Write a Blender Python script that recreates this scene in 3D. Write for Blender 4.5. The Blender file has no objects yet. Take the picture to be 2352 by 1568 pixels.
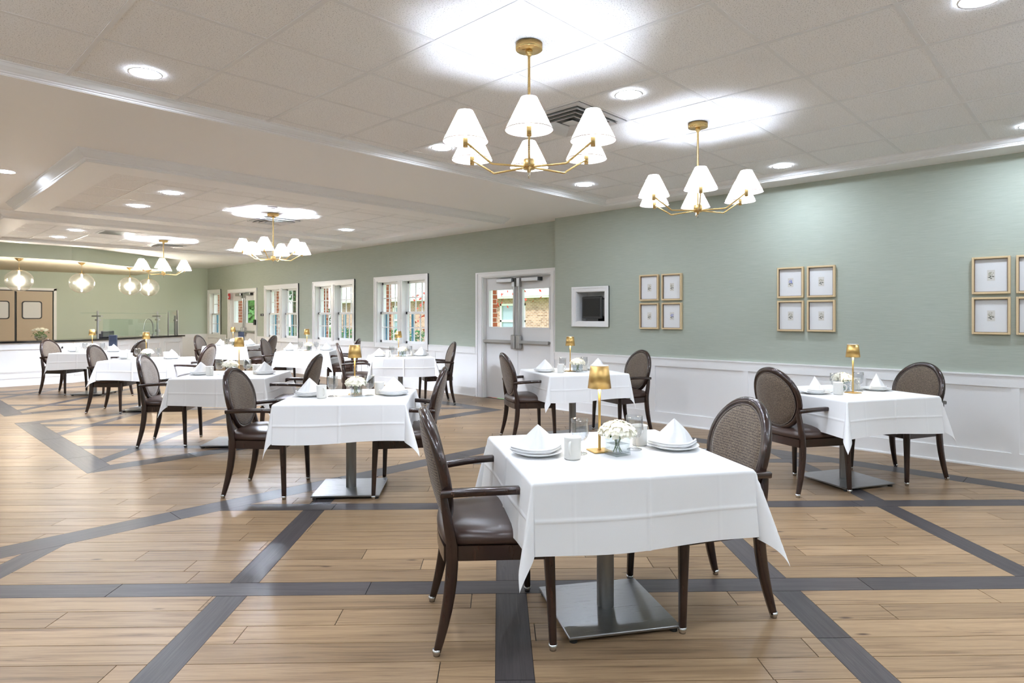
import bpy, math, random
import numpy as np
from mathutils import Vector, Matrix
random.seed(7)
SC = bpy.context.scene
COL = SC.collection
R = math.radians
PI = math.pi
# ------------------------------------------------------------------ camera
TH = 46.2                    # heading, degrees from the long wall (Y) towards the right wall (X)
F_PX, HORIZON, EYE = 1437.07, 726.83, 1.349
cam = bpy.data.cameras.new('camera'); cam_o = bpy.data.objects.new('camera', cam); COL.objects.link(cam_o)
cam_o.location = (0, 0, EYE); cam_o.rotation_euler = (PI/2, 0, -R(TH))
cam.sensor_width = 36; cam.lens = 36*F_PX/2352
cam.shift_y = -(784-HORIZON)/2352
cam.clip_start = .05; cam.clip_end = 300
SC.camera = cam_o
# ------------------------------------------------------------------ world, sun, exposure
SC.view_settings.view_transform = 'Standard'; SC.view_settings.look = 'None'
SC.view_settings.gamma = 1; SC.view_settings.use_curve_mapping = False
SC.view_settings.exposure = 0.66
W = bpy.data.worlds.new('sky'); SC.world = W; W.use_nodes = True
wn = W.node_tree.nodes; wl = W.node_tree.links
bg = wn['Background']; bg.inputs[1].default_value = 2.0
tc = wn.new('ShaderNodeTexCoord'); sep = wn.new('ShaderNodeSeparateXYZ'); ramp = wn.new('ShaderNodeValToRGB')
wl.new(tc.outputs['Generated'], sep.inputs[0]); wl.new(sep.outputs['Z'], ramp.inputs[0]); wl.new(ramp.outputs[0], bg.inputs[0])
ramp.color_ramp.elements[0].color = (.95, .97, 1, 1); ramp.color_ramp.elements[1].color = (.62, .80, 1, 1)
sun = bpy.data.lights.new('sun', 'SUN'); sun.energy = 1.8; sun.angle = R(6); sun.color = (1, .95, .86)
sun_o = bpy.data.objects.new('sun', sun); COL.objects.link(sun_o); sun_o.rotation_euler = (R(-18), R(-48), 0); sun_o.location = (0, 0, 30)
CAN_E, SHADE_E, PEND_E, TLAMP_E = 165.0, 480.0, 320.0, 60.0     # lamp strengths
CAN_F, SHADE_B, SHADE_F, SHADE_L = 215.0, 480.0, 4200.0, 760.0    # the far zone's downlights, the added unseen fill chandeliers behind the viewpoint, those of the far zone, the added unseen fill ones along the left side
SC.cycles.max_bounces = 8; SC.cycles.diffuse_bounces = 5; SC.cycles.glossy_bounces = 4
SC.cycles.transmission_bounces = 6; SC.cycles.transparent_max_bounces = 16
SC.cycles.caustics_reflective = False; SC.cycles.caustics_refractive = False
SC.cycles.sample_clamp_indirect = 6
# ------------------------------------------------------------------ materials
MATS = {}
def srgb(r, g, b):
    f = lambda c: (c/255/12.92 if c/255 <= .04045 else ((c/255+.055)/1.055)**2.4)
    return (f(r), f(g), f(b), 1)
def mat(name, col, rough=.5, metal=0, spec=.5, sheen=0, coat=0, alpha=None, emit=None, estr=0, sss=0):
    m = bpy.data.materials.new(name); m.use_nodes = True; b = m.node_tree.nodes['Principled BSDF']
    b.inputs['Base Color'].default_value = col; b.inputs['Roughness'].default_value = rough
    b.inputs['Metallic'].default_value = metal; b.inputs['Specular IOR Level'].default_value = spec
    b.inputs['Coat Weight'].default_value = coat
    b.inputs['Sheen Weight'].default_value = sheen
    if emit: b.inputs['Emission Color'].default_value = emit; b.inputs['Emission Strength'].default_value = estr
    MATS[name] = m; return m
class NT:
    def __init__(s, m): s.t = m.node_tree; s.n = s.t.nodes; s.l = s.t.links; s.b = s.n.get('Principled BSDF')
    def add(s, typ, **kw):
        n = s.n.new(typ)
        for k, v in kw.items():
            if k in n.inputs.keys(): n.inputs[k].default_value = v
            else: setattr(n, k, v)
        return n
    def coord(s, kind='Object', scale=(1, 1, 1), rot=(0, 0, 0)):
        c = s.n.new('ShaderNodeTexCoord'); mp = s.n.new('ShaderNodeMapping')
        mp.inputs['Scale'].default_value = scale; mp.inputs['Rotation'].default_value = rot
        s.l.new(c.outputs[kind], mp.inputs[0]); return mp.outputs[0]
    def noise(s, vec, scale, detail=3, rough=.55, dist=0):
        n = s.add('ShaderNodeTexNoise'); n.inputs['Scale'].default_value = scale; n.inputs['Detail'].default_value = detail
        n.inputs['Roughness'].default_value = rough; n.inputs['Distortion'].default_value = dist
        s.l.new(vec, n.inputs['Vector']); return n.outputs['Fac']
    def ramp(s, fac, stops):
        r = s.n.new('ShaderNodeValToRGB'); e = r.color_ramp.elements
        while len(e) < len(stops): e.new(.5)
        for k, (p, c) in enumerate(stops): e[k].position = p; e[k].color = c if len(c) == 4 else (*c, 1)
        s.l.new(fac, r.inputs[0]); return r.outputs[0]
    def mix(s, fac, a, b, mode='MIX'):
        m = s.n.new('ShaderNodeMix'); m.data_type = 'RGBA'; m.blend_type = mode
        for v, i in ((fac, 0), (a, 6), (b, 7)):
            if hasattr(v, 'is_linked') or hasattr(v, 'links'): s.l.new(v, m.inputs[i])
            else: m.inputs[i].default_value = v
        return m.outputs[2]
    def bump(s, h, strength=.2, dist=.01):
        b = s.n.new('ShaderNodeBump'); b.inputs['Strength'].default_value = strength; b.inputs['Distance'].default_value = dist
        s.l.new(h, b.inputs['Height']); s.l.new(b.outputs[0], s.b.inputs['Normal'])
    def color(s, o): s.l.new(o, s.b.inputs['Base Color'])
def g4(v): return (v, v, v, 1)
# grasscloth wallpaper
m = mat('grasscloth', srgb(168, 186, 168), .75, spec=.25); t = NT(m)
v = t.coord('Object', (1.5, 1.5, 110)); a = t.noise(v, 4, 4, .6)
v2 = t.coord('Object', (.5, .5, .9)); b2 = t.noise(v2, 1.2, 2)
c1 = t.ramp(a, [(.25, srgb(162, 169, 157)), (.55, srgb(174, 181, 169)), (.8, srgb(186, 192, 181))])
v3 = t.coord('Object', (9, 9, 320)); sl = t.noise(v3, 1.4, 1); fl = t.ramp(sl, [(.70, g4(0)), (.76, g4(.5))])
c2 = t.mix(fl, c1, srgb(155, 165, 155)); t.color(c2); t.bump(a, .15, .004)
mat('green_paint', srgb(194, 204, 190), .6, spec=.3)
mat('pendant_lit_cream', srgb(222, 212, 190), .6, spec=.3)  # soffit underside: warm light of the pendants put into the colour
mat('white_paint', g4(.88), .38, spec=.45)
mat('white_semi', g4(.88), .28)
mat('ceiling_paint', g4(.95), .55, spec=.35)
mat('tee_white', g4(.82), .45)
mat('gap_black', g4(.02), .8)
# mineral fibre tile with pinholes
m = mat('mineral_tile', g4(.94), .85, spec=.2); t = NT(m)
v = t.coord('Object'); n1 = t.noise(v, 150, 2, .7); n2 = t.noise(v, 60, 2)
h = t.ramp(n1, [(.355, g4(.50)), (.42, g4(.94))]); c = t.mix(.06, h, t.ramp(n2, [(.3, g4(.6)), (.7, g4(1))])); t.color(c)
t.bump(n1, .25, .003)
# planks (UV in metres along / across the board, attribute 'tone' per board)
def plank_mat(name, ramp_stops, knots, rough):
    m = mat(name, g4(.5), rough, spec=.2); t = NT(m)
    uv = t.n.new('ShaderNodeUVMap'); uv.uv_map = 'UVMap'
    def mp(s):
        q = t.n.new('ShaderNodeMapping'); q.inputs['Scale'].default_value = s; t.l.new(uv.outputs[0], q.inputs[0]); return q.outputs[0]
    grain = t.noise(mp((1.5, 34, 1)), 1, 6, .66, .8)
    fine = t.noise(mp((5, 240, 1)), 1, 2, .6)
    col = t.ramp(grain, ramp_stops)
    at = t.n.new('ShaderNodeAttribute'); at.attribute_name = 'tone'
    tone = t.ramp(at.outputs['Fac'], [(0, (.80, .79, .78)), (1, (1.14, 1.14, 1.14))])
    col = t.mix(1, col, tone, 'MULTIPLY')
    col = t.mix(.5, col, t.ramp(fine, [(.3, (.80, .79, .78)), (.62, (1.05, 1.05, 1.05))]), 'MULTIPLY')
    if knots:
        vo = t.n.new('ShaderNodeTexVoronoi'); vo.inputs['Scale'].default_value = 1; t.l.new(mp((2.2, 7.5, 1)), vo.inputs['Vector'])
        k = t.ramp(vo.outputs['Distance'], [(.025, g4(1)), (.09, g4(0))])
        sel = t.ramp(vo.outputs['Color'], [(.50, g4(0)), (.51, g4(1))])
        kk = t.mix(1, k, sel, 'MULTIPLY')
        col = t.mix(kk, col, srgb(62, 40, 24))
    t.color(col); t.bump(grain, .05, .002)
plank_mat('pine_plank', [(.28, srgb(98, 76, 55)), (.43, srgb(138, 113, 86)), (.58, srgb(156, 130, 100)), (.82, srgb(122, 96, 71))], True, .34)
plank_mat('grey_plank', [(.25, srgb(52, 48, 49)), (.42, srgb(78, 73, 73)), (.60, srgb(64, 60, 61)), (.8, srgb(100, 94, 91))], False, .36)
mat('subfloor', g4(.03), .9)
# chair
m = mat('dark_wood', srgb(40, 24, 19), .24, spec=.45, coat=.25); t = NT(m)
v = t.coord('Object', (6, 6, 1)); a = t.noise(v, 9, 3); t.color(t.ramp(a, [(.3, srgb(34, 20, 15)), (.7, srgb(50, 31, 24))]))
m = mat('brown_vinyl', srgb(60, 44, 37), .33, spec=.5); t = NT(m); t.bump(t.noise(t.coord('Object'), 260, 2), .08, .002)
m = mat('woven_fabric', srgb(116, 102, 90), .85, spec=.2, sheen=.2); t = NT(m)
v = t.coord('Object', (1, 1, 1)); vo = t.add('ShaderNodeTexVoronoi'); vo.inputs['Scale'].default_value = 150; t.l.new(v, vo.inputs['Vector'])
wv = t.add('ShaderNodeTexWave'); wv.inputs['Scale'].default_value = 26; wv.inputs['Distortion'].default_value = 1.5; wv.bands_direction = 'Z'; t.l.new(v, wv.inputs['Vector'])
c = t.ramp(vo.outputs['Distance'], [(.15, srgb(140, 124, 102)), (.45, srgb(90, 77, 67)), (.8, srgb(66, 55, 48))])
c = t.mix(.35, c, t.ramp(wv.outputs['Fac'], [(.3, srgb(70, 59, 53)), (.7, srgb(132, 118, 99))])); t.color(c); t.bump(vo.outputs['Distance'], .2, .002)
mat('pad_piping', srgb(96, 84, 76), .6)
mat('nickel', g4(.62), .25, 1)
m = mat('brushed_steel', g4(.32), .34, 1); t = NT(m)
a = t.noise(t.coord('Object', (1, 60, 1)), 6, 3); rr = t.ramp(a, [(.3, g4(.26)), (.7, g4(.42))]); t.l.new(rr, t.b.inputs['Roughness'])
mat('steel_column', g4(.27), .38, 1)
m = mat('linen', g4(.82), .75, spec=.2, sheen=.15); t = NT(m)
a = t.noise(t.coord('Object', (1, 1, 1)), 420, 2); t.bump(a, .06, .002)
mat('napkin_linen', g4(.84), .8, spec=.2, sheen=.15)
mat('china', g4(.82), .22)
mat('mug_china', srgb(226, 224, 218), .3)
m = mat('brass', (.72, .51, .22, 1), .30, 1); t = NT(m); t.l.new(t.ramp(t.noise(t.coord('Object', (1, 1, 40)), 8, 2), [(.3, g4(.24)), (.7, g4(.36))]), t.b.inputs['Roughness'])
mat('gold_lamp', (.62, .41, .15, 1), .42, 1)
mat('petal', srgb(250, 246, 228), .7)
mat('leaf', srgb(70, 112, 48), .5)
mat('stem_green', srgb(96, 128, 62), .5)
mat('black_stone', g4(.012), .12)
mat('black_rubber', g4(.015), .5)
mat('tan_door', srgb(196, 178, 154), .45)
mat('door_white', g4(.78), .35)
mat('alu', g4(.55), .32, 1)
mat('frame_wood', srgb(214, 190, 150), .5)
mat('frame_worn', srgb(110, 84, 56), .6)
mat('mat_board', g4(.78), .6)
mat('print_paper', srgb(214, 210, 202), .7)
mat('ink_blue', srgb(120, 132, 200), .7); mat('ink_cream', srgb(172, 168, 150), .7); mat('ink_green', srgb(62, 68, 54), .7)
mat('monitor_black', g4(.02), .35); mat('monitor_glass', g4(.03), .12)
mat('navy', srgb(20, 30, 50), .4); mat('slate', srgb(70, 68, 76), .5)
mat('alarm_red', srgb(205, 32, 38), .35)
mat('teal_paint', srgb(92, 150, 176), .5)
mat('vent_white', g4(.72), .4); mat('vent_dark', g4(.10), .6)
mat('soft_print', g4(.8), .6)
# outdoors
def brick_mat(name, c1, c2, mortar, scale):
    m = mat(name, c1, .85, spec=.2); t = NT(m); b = t.add('ShaderNodeTexBrick'); b.inputs['Color1'].default_value = c1; b.inputs['Color2'].default_value = c2
    b.inputs['Mortar'].default_value = mortar; b.inputs['Scale'].default_value = scale; b.inputs['Mortar Size'].default_value = .03
    b.inputs['Brick Width'].default_value = 1.0; b.inputs['Row Height'].default_value = .36; b.inputs['Bias'].default_value = -.1
    c = t.n.new('ShaderNodeTexCoord'); sp = t.n.new('ShaderNodeSeparateXYZ'); cb = t.n.new('ShaderNodeCombineXYZ'); ad = t.n.new('ShaderNodeMath')
    t.l.new(c.outputs['Object'], sp.inputs[0]); t.l.new(sp.outputs[0], ad.inputs[0]); t.l.new(sp.outputs[1], ad.inputs[1]); t.l.new(ad.outputs[0], cb.inputs[0]); t.l.new(sp.outputs[2], cb.inputs[1])
    t.l.new(cb.outputs[0], b.inputs['Vector']); t.color(b.outputs['Color'])
brick_mat('tan_brick', srgb(196, 160, 136), srgb(150, 118, 98), srgb(214, 206, 196), 4.6)
brick_mat('red_brick', srgb(176, 96, 66), srgb(146, 76, 54), srgb(206, 186, 170), 4.6)
mat('roof_pale', srgb(226, 224, 222), .8); mat('fascia', srgb(236, 238, 228), .5)
m = mat('lawn_grass', srgb(120, 156, 84), .9, spec=.1); t = NT(m); t.color(t.ramp(t.noise(t.coord('Object'), 3, 5), [(.3, srgb(96, 132, 66)), (.7, srgb(150, 178, 104))]))
mat('foliage_green', srgb(98, 144, 72), .6, spec=.2); mat('foliage_dark', srgb(66, 112, 62), .6, spec=.2); mat('foliage_red', srgb(190, 74, 58), .6, spec=.2)
mat('bark', srgb(92, 78, 66), .9); mat('wire', g4(.35), .4, 1)
mat('dim_glass', srgb(150, 172, 178), .1)
# thin clear glass: a transparent sheet with a fresnel gloss
def thin_glass(name, tint, gloss=.6, rough=.02, base=.03, emit=0):
    m = bpy.data.materials.new(name); m.use_nodes = True; n = m.node_tree.nodes; l = m.node_tree.links; n.clear()
    o = n.new('ShaderNodeOutputMaterial'); tr = n.new('ShaderNodeBsdfTransparent'); gl = n.new('ShaderNodeBsdfGlossy'); mx = n.new('ShaderNodeMixShader'); fr = n.new('ShaderNodeLayerWeight')
    tr.inputs[0].default_value = tint; gl.inputs['Roughness'].default_value = rough; fr.inputs[0].default_value = .5
    pw = n.new('ShaderNodeMath'); pw.operation = 'POWER'; pw.inputs[1].default_value = 3
    mu = n.new('ShaderNodeMath'); mu.operation = 'MULTIPLY_ADD'; mu.inputs[1].default_value = gloss; mu.inputs[2].default_value = base
    l.new(fr.outputs['Facing'], pw.inputs[0]); l.new(pw.outputs[0], mu.inputs[0]); l.new(mu.outputs[0], mx.inputs[0]); l.new(tr.outputs[0], mx.inputs[1]); l.new(gl.outputs[0], mx.inputs[2]); l.new(mx.outputs[0], o.inputs[0])
    MATS[name] = m
thin_glass('pane_glass', (.985, .99, .99, 1), .35, .01, .015)
thin_glass('guard_glass', (.90, .965, .95, 1), .5, .01, .07)
thin_glass('goblet_glass', (.93, .94, .95, 1), 1.0, .03, .10)
thin_glass('globe_glass', (.95, .93, .88, 1), .8, .25, .16)
thin_glass('vase_glass', (.91, .935, .945, 1), .9, .02, .09)
def emitter(name, col, s):
    m = bpy.data.materials.new(name); m.use_nodes = True; n = m.node_tree.nodes; l = m.node_tree.links; n.clear()
    o = n.new('ShaderNodeOutputMaterial'); e = n.new('ShaderNodeEmission'); e.inputs[0].default_value = (*col, 1); e.inputs[1].default_value = s
    l.new(e.outputs[0], o.inputs[0]); MATS[name] = m
emitter('can_lens', (.86, .965, 1.13), CAN_E); emitter('can_lens_far', (.86, .965, 1.13), CAN_F)
for nm_, st_ in (('shade_bulb', SHADE_E), ('fill_bulb_behind', SHADE_B), ('shade_bulb_far', SHADE_F), ('fill_bulb_left', SHADE_L)): emitter(nm_, (.87, .965, 1.13), st_)
emitter('pendant_bulb', (1, .93, .82), PEND_E); emitter('table_led', (1, .80, .50), TLAMP_E)
# fabric lamp shade: lets the bulb glow through
m = bpy.data.materials.new('shade_fabric'); m.use_nodes = True; n = m.node_tree.nodes; l = m.node_tree.links; n.clear()
o = n.new('ShaderNodeOutputMaterial'); d = n.new('ShaderNodeBsdfDiffuse'); tr = n.new('ShaderNodeBsdfTranslucent'); mx = n.new('ShaderNodeMixShader')
d.inputs[0].default_value = (.88, .85, .74, 1); tr.inputs[0].default_value = (.95, .92, .82, 1); mx.inputs[0].default_value = .86
l.new(d.outputs[0], mx.inputs[1]); l.new(tr.outputs[0], mx.inputs[2]); l.new(mx.outputs[0], o.inputs[0]); MATS['shade_fabric'] = m
# ------------------------------------------------------------------ mesh helpers
class MB:
    def __init__(s): s.v = []; s.f = []; s.sm = []; s.uv = None
    def add(s, vs, fs, smooth=False):
        o = len(s.v); s.v += [tuple(p) for p in vs]; s.f += [tuple(i+o for i in q) for q in fs]; s.sm += [smooth]*len(fs); return s
    def box(s, a, b):
        x0, y0, z0 = a; x1, y1, z1 = b
        return s.add([(x0,y0,z0),(x1,y0,z0),(x1,y1,z0),(x0,y1,z0),(x0,y0,z1),(x1,y0,z1),(x1,y1,z1),(x0,y1,z1)],
                     [(0,3,2,1),(4,5,6,7),(0,1,5,4),(1,2,6,5),(2,3,7,6),(3,0,4,7)])
    def bbox(s, a, b, r):            # box with chamfered edges
        x0, y0, z0 = a; x1, y1, z1 = b; vs = []; idx = {}
        for i, x in enumerate((x0, x1)):
            for j, y in enumerate((y0, y1)):
                for k, z in enumerate((z0, z1)):
                    sx, sy, sz = (1, -1)[i], (1, -1)[j], (1, -1)[k]
                    for ax in range(3):
                        p = [x+sx*r, y+sy*r, z+sz*r]; p[ax] = (x, y, z)[ax]; idx[i,j,k,ax] = len(vs); vs.append(p)
        fs = []
        def ordr(ids, n):
            c = sum((Vector(vs[q]) for q in ids), Vector())/len(ids); a = (Vector(vs[ids[0]])-c).normalized(); bb = n.cross(a)
            return tuple(sorted(ids, key=lambda q: math.atan2((Vector(vs[q])-c).dot(bb), (Vector(vs[q])-c).dot(a))))
        for ax in range(3):
            for e in (0, 1):
                ids = [idx[c[0],c[1],c[2],ax] for c in [(i,j,k) for i in (0,1) for j in (0,1) for k in (0,1)] if c[ax] == e]
                n = Vector((0,0,0)); n[ax] = (-1, 1)[e]; fs.append(ordr(ids, n))
        for ax in range(3):
            o1, o2 = [q for q in range(3) if q != ax]
            for e1 in (0, 1):
                for e2 in (0, 1):
                    ids = []
                    for e in (0, 1):
                        c = [0,0,0]; c[ax] = e; c[o1] = e1; c[o2] = e2; ids += [idx[(*c, o1)], idx[(*c, o2)]]
                    n = Vector((0,0,0)); n[o1] = (-1,1)[e1]; n[o2] = (-1,1)[e2]; fs.append(ordr(ids, n.normalized()))
        for i in (0,1):
            for j in (0,1):
                for k in (0,1):
                    fs.append(ordr([idx[i,j,k,a] for a in range(3)], Vector(((-1,1)[i],(-1,1)[j],(-1,1)[k])).normalized()))
        return s.add(vs, fs)
    def prism(s, poly, z0, z1):
        n = len(poly); vs = [(x, y, z0) for x, y in poly]+[(x, y, z1) for x, y in poly]
        return s.add(vs, [tuple(range(n-1, -1, -1)), tuple(range(n, 2*n))]+[(i, (i+1) % n, n+(i+1) % n, n+i) for i in range(n)])
    def lathe(s, prof, seg=24, c=(0, 0, 0), smooth=True, close=False, flute=None):
        vs = []; fs = []; m = len(prof)
        for i in range(seg):
            a = 2*PI*i/seg
            for k, (r, z) in enumerate(prof):
                rr = r*(flute(a, k) if flute else 1)
                vs.append((c[0]+rr*math.cos(a), c[1]+rr*math.sin(a), c[2]+z))
        for i in range(seg):
            j = (i+1) % seg
            for k in range(m-1 if not close else m):
                q = (k+1) % m; fs.append((i*m+k, j*m+k, j*m+q, i*m+q))
        s.add(vs, fs, smooth)
        return s
    def disc(s, c, r, seg=24, up=True):
        vs = [(c[0]+r*math.cos(2*PI*i/seg), c[1]+r*math.sin(2*PI*i/seg), c[2]) for i in range(seg)]
        return s.add(vs, [tuple(range(seg)) if up else tuple(range(seg-1, -1, -1))])
    def cyl(s, c, r, z0, z1, seg=20):
        return s.lathe([(r*.001, z0), (r, z0)], seg, c, False).lathe([(r, z0), (r, z1)], seg, c).lathe([(r, z1), (r*.001, z1)], seg, c, False)
    def sweep(s, path, w, h, ref=(0, 1, 0), closed=False, n=8, smooth=True, rnd=.35):
        P = [Vector(p) for p in path]; N = len(P); vs = []; fs = []
        w = w if isinstance(w, (list, tuple)) else [w]*N; h = h if isinstance(h, (list, tuple)) else [h]*N
        sec = []
        q = rnd
        for sx, sy in ((1, 1), (-1, 1), (-1, -1), (1, -1)):
            a = (sx*.5, sy*(.5-q*.5)); b = (sx*(.5-q*.5), sy*.5)
            sec += [a, b] if sx*sy > 0 else [b, a]
        for i in range(N):
            if closed: tg = (P[(i+1) % N]-P[i-1]).normalized()
            else: tg = (P[min(i+1, N-1)]-P[max(i-1, 0)]).normalized()
            rf = Vector(ref(i) if callable(ref) else ref); sd = (rf-tg*rf.dot(tg)).normalized(); nn = tg.cross(sd)
            for a, b in sec: vs.append(P[i]+sd*(a*w[i])+nn*(b*h[i]))
        m = 8
        for i in range(N if closed else N-1):
            j = (i+1) % N
            for k in range(m): fs.append((i*m+k, i*m+(k+1) % m, j*m+(k+1) % m, j*m+k))
        s.add(vs, fs, smooth)
        if not closed: s.add(vs[:m], [tuple(range(m-1, -1, -1))]); s.add(vs[-m:], [tuple(range(m))])
        return s
    def tube(s, path, r, seg=8, smooth=True):
        P = [Vector(p) for p in path]; N = len(P); vs = []; fs = []; r = r if isinstance(r, (list, tuple)) else [r]*N
        ref = Vector((0, 0, 1)) if abs((P[-1]-P[0]).normalized().z) < .9 else Vector((1, 0, 0))
        for i in range(N):
            tg = (P[min(i+1, N-1)]-P[max(i-1, 0)]).normalized(); a = (ref-tg*ref.dot(tg)).normalized(); b = tg.cross(a)
            for k in range(seg): vs.append(P[i]+(a*math.cos(2*PI*k/seg)+b*math.sin(2*PI*k/seg))*r[i])
        for i in range(N-1):
            for k in range(seg): fs.append((i*seg+k, i*seg+(k+1) % seg, (i+1)*seg+(k+1) % seg, (i+1)*seg+k))
        s.add(vs, fs, smooth); s.add(vs[:seg], [tuple(range(seg-1, -1, -1))]); s.add(vs[-seg:], [tuple(range(seg))]); return s
    def loopprof(s, rect, prof, smooth=False):     # mitred moulding round a rectangle: prof = [(outward offset, z)]
        x0, y0, x1, y1 = rect; vs = []; n = len(prof); fs = []
        for cx, cy, sx, sy in ((x0,y0,-1,-1),(x1,y0,1,-1),(x1,y1,1,1),(x0,y1,-1,1)):
            for o, z in prof: vs.append((cx+sx*o, cy+sy*o, z))
        for c in range(4):
            d = (c+1) % 4
            for k in range(n-1): fs.append((c*n+k, d*n+k, d*n+k+1, c*n+k+1))
        return s.add(vs, fs, smooth)
    def grid(s, P, smooth=True):        # P[i][j] points
        a, b = len(P), len(P[0]); return s.add([p for r in P for p in r], [(i*b+j, (i+1)*b+j, (i+1)*b+j+1, i*b+j+1) for i in range(a-1) for j in range(b-1)], smooth)
    def mesh(s, name):
        m = bpy.data.meshes.new(name); m.from_pydata(s.v, [], s.f); m.polygons.foreach_set('use_smooth', s.sm); m.update(); return m
    def build(s, name, material, parent=None):
        return obj(name, s.mesh(name), material, parent)
def obj(name, me, material, parent=None):
    if material and not me.materials: me.materials.append(MATS[material])
    o = bpy.data.objects.new(name, me); COL.objects.link(o); o.parent = parent; return o
def tag(o, label, cat=None, group=None, kind=None):
    if label: o['label'] = label
    if cat: o['category'] = cat
    if group: o['group'] = group
    if kind: o['kind'] = kind
    return o
def empty(name, loc=(0, 0, 0), rz=0):
    o = bpy.data.objects.new(name, None); COL.objects.link(o); o.location = loc; o.rotation_euler = (0, 0, rz); o.empty_display_size = .1; return o
def copy_tree(o, parent=None):
    c = o.copy(); COL.objects.link(c); c.parent = parent
    for ch in list(o.children): copy_tree(ch, c)
    return c
def fixnormals(o):
    import bmesh
    b = bmesh.new(); b.from_mesh(o.data); bmesh.ops.recalc_face_normals(b, faces=b.faces); b.to_mesh(o.data); b.free(); return o
def solid(o, t, off=0):
    md = o.modifiers.new('thickness', 'SOLIDIFY'); md.thickness = t; md.offset = off; return o
# ================================================================== the room
XN, XF, YJ, YB = 7.023, 7.223, 5.864, 19.57        # near wall face, far wall face, jog between them, back wall
ZS, ZT = 2.783, 2.85                               # soffit, tile ceiling of the near tray
X0, Y0 = -3.2, -2.6                                # sides out of view
def WX2(px, py, X):                                # photo pixel -> (Y, z) on a wall plane X
    t = (px-1176)/F_PX; th = R(TH); dx = math.sin(th)+t*math.cos(th); dy = math.cos(th)-t*math.sin(th); k = X/dx
    return k*dy, EYE+k*(HORIZON-py)/F_PX
def structure(o): o['kind'] = 'structure'; return o
# ------------------------------------------------------------------ floor: boards cut to the inlaid pattern
PW, GAP, BL = .149, .0019, 1.25
S2 = 2**.5
def to_uv(x, y): return (x-y)/S2, (x+y)/S2
def to_xy(u, v): return (u+v)/S2, (v-u)/S2
def clip(poly, a, b, c):
    out = []; n = len(poly)
    for i in range(n):
        p, q = poly[i], poly[(i+1) % n]; dp = a*p[0]+b*p[1]-c; dq = a*q[0]+b*q[1]-c
        if dp <= 0: out.append(p)
        if (dp < 0 < dq) or (dq < 0 < dp):
            t = dp/(dp-dq); out.append((p[0]+t*(q[0]-p[0]), p[1]+t*(q[1]-p[1])))
    return out
def clip_rect(poly, x0, y0, x1, y1):
    for a, b, c in ((-1, 0, -x0), (1, 0, x1), (0, -1, -y0), (0, 1, y1)):
        if len(poly) < 3: return []
        poly = clip(poly, a, b, c)
    return poly
def clip_uv(poly, u0, v0, u1, v1):
    k = 1/S2
    for a, b, c in ((-k, k, -u0), (k, -k, u1), (-k, -k, -v0), (k, k, v1)):
        if len(poly) < 3: return []
        poly = clip(poly, a, b, c)
    return poly
def area(p): return abs(sum(p[i][0]*p[(i+1) % len(p)][1]-p[(i+1) % len(p)][0]*p[i][1] for i in range(len(p))))/2
VR = lambda k: 3.05+PW*k
BW = .225
REG = [((-2.7, -2.3, 6.45, 4.70), [.06+1.35*k for k in range(-6, 7)], [9*k for k in range(-4, 8)]),
       ((1.355, 6.36, 6.45, 10.03), [-3.708+1.35*k for k in range(-5, 6)], [23+9*k for k in range(-3, 6)]),
       ((1.355, 10.80, 6.45, 14.45), [-6.89+1.35*k for k in range(-5, 7)], [44+9*k for k in range(-4, 6)])]
pine, grey = [], []       # (polygon, uv-function tag, tone)
cells = []
for (a, b, c, d) in ((X0, Y0, XF, -2.3), (X0, -2.3, -2.7, 4.70), (6.45, -2.3, XF, 4.70), (X0, 4.70, XF, 6.36), (X0, 6.36, 1.355, 10.03), (6.45, 6.36, XF, 10.03),
                     (X0, 10.03, XF, 10.80), (X0, 10.80, 1.355, 14.45), (6.45, 10.80, XF, 14.45), (X0, 14.45, XF, YB)):
    cells.append([(a, b), (c, b), (c, d), (a, d)])
rng = random.Random(3)
def boards_along(lo, hi, off, n=BL):
    p = lo-(off % 1)*n-n; out = []
    while p < hi:
        out.append((p, p+n)); p += n
    return out
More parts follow.
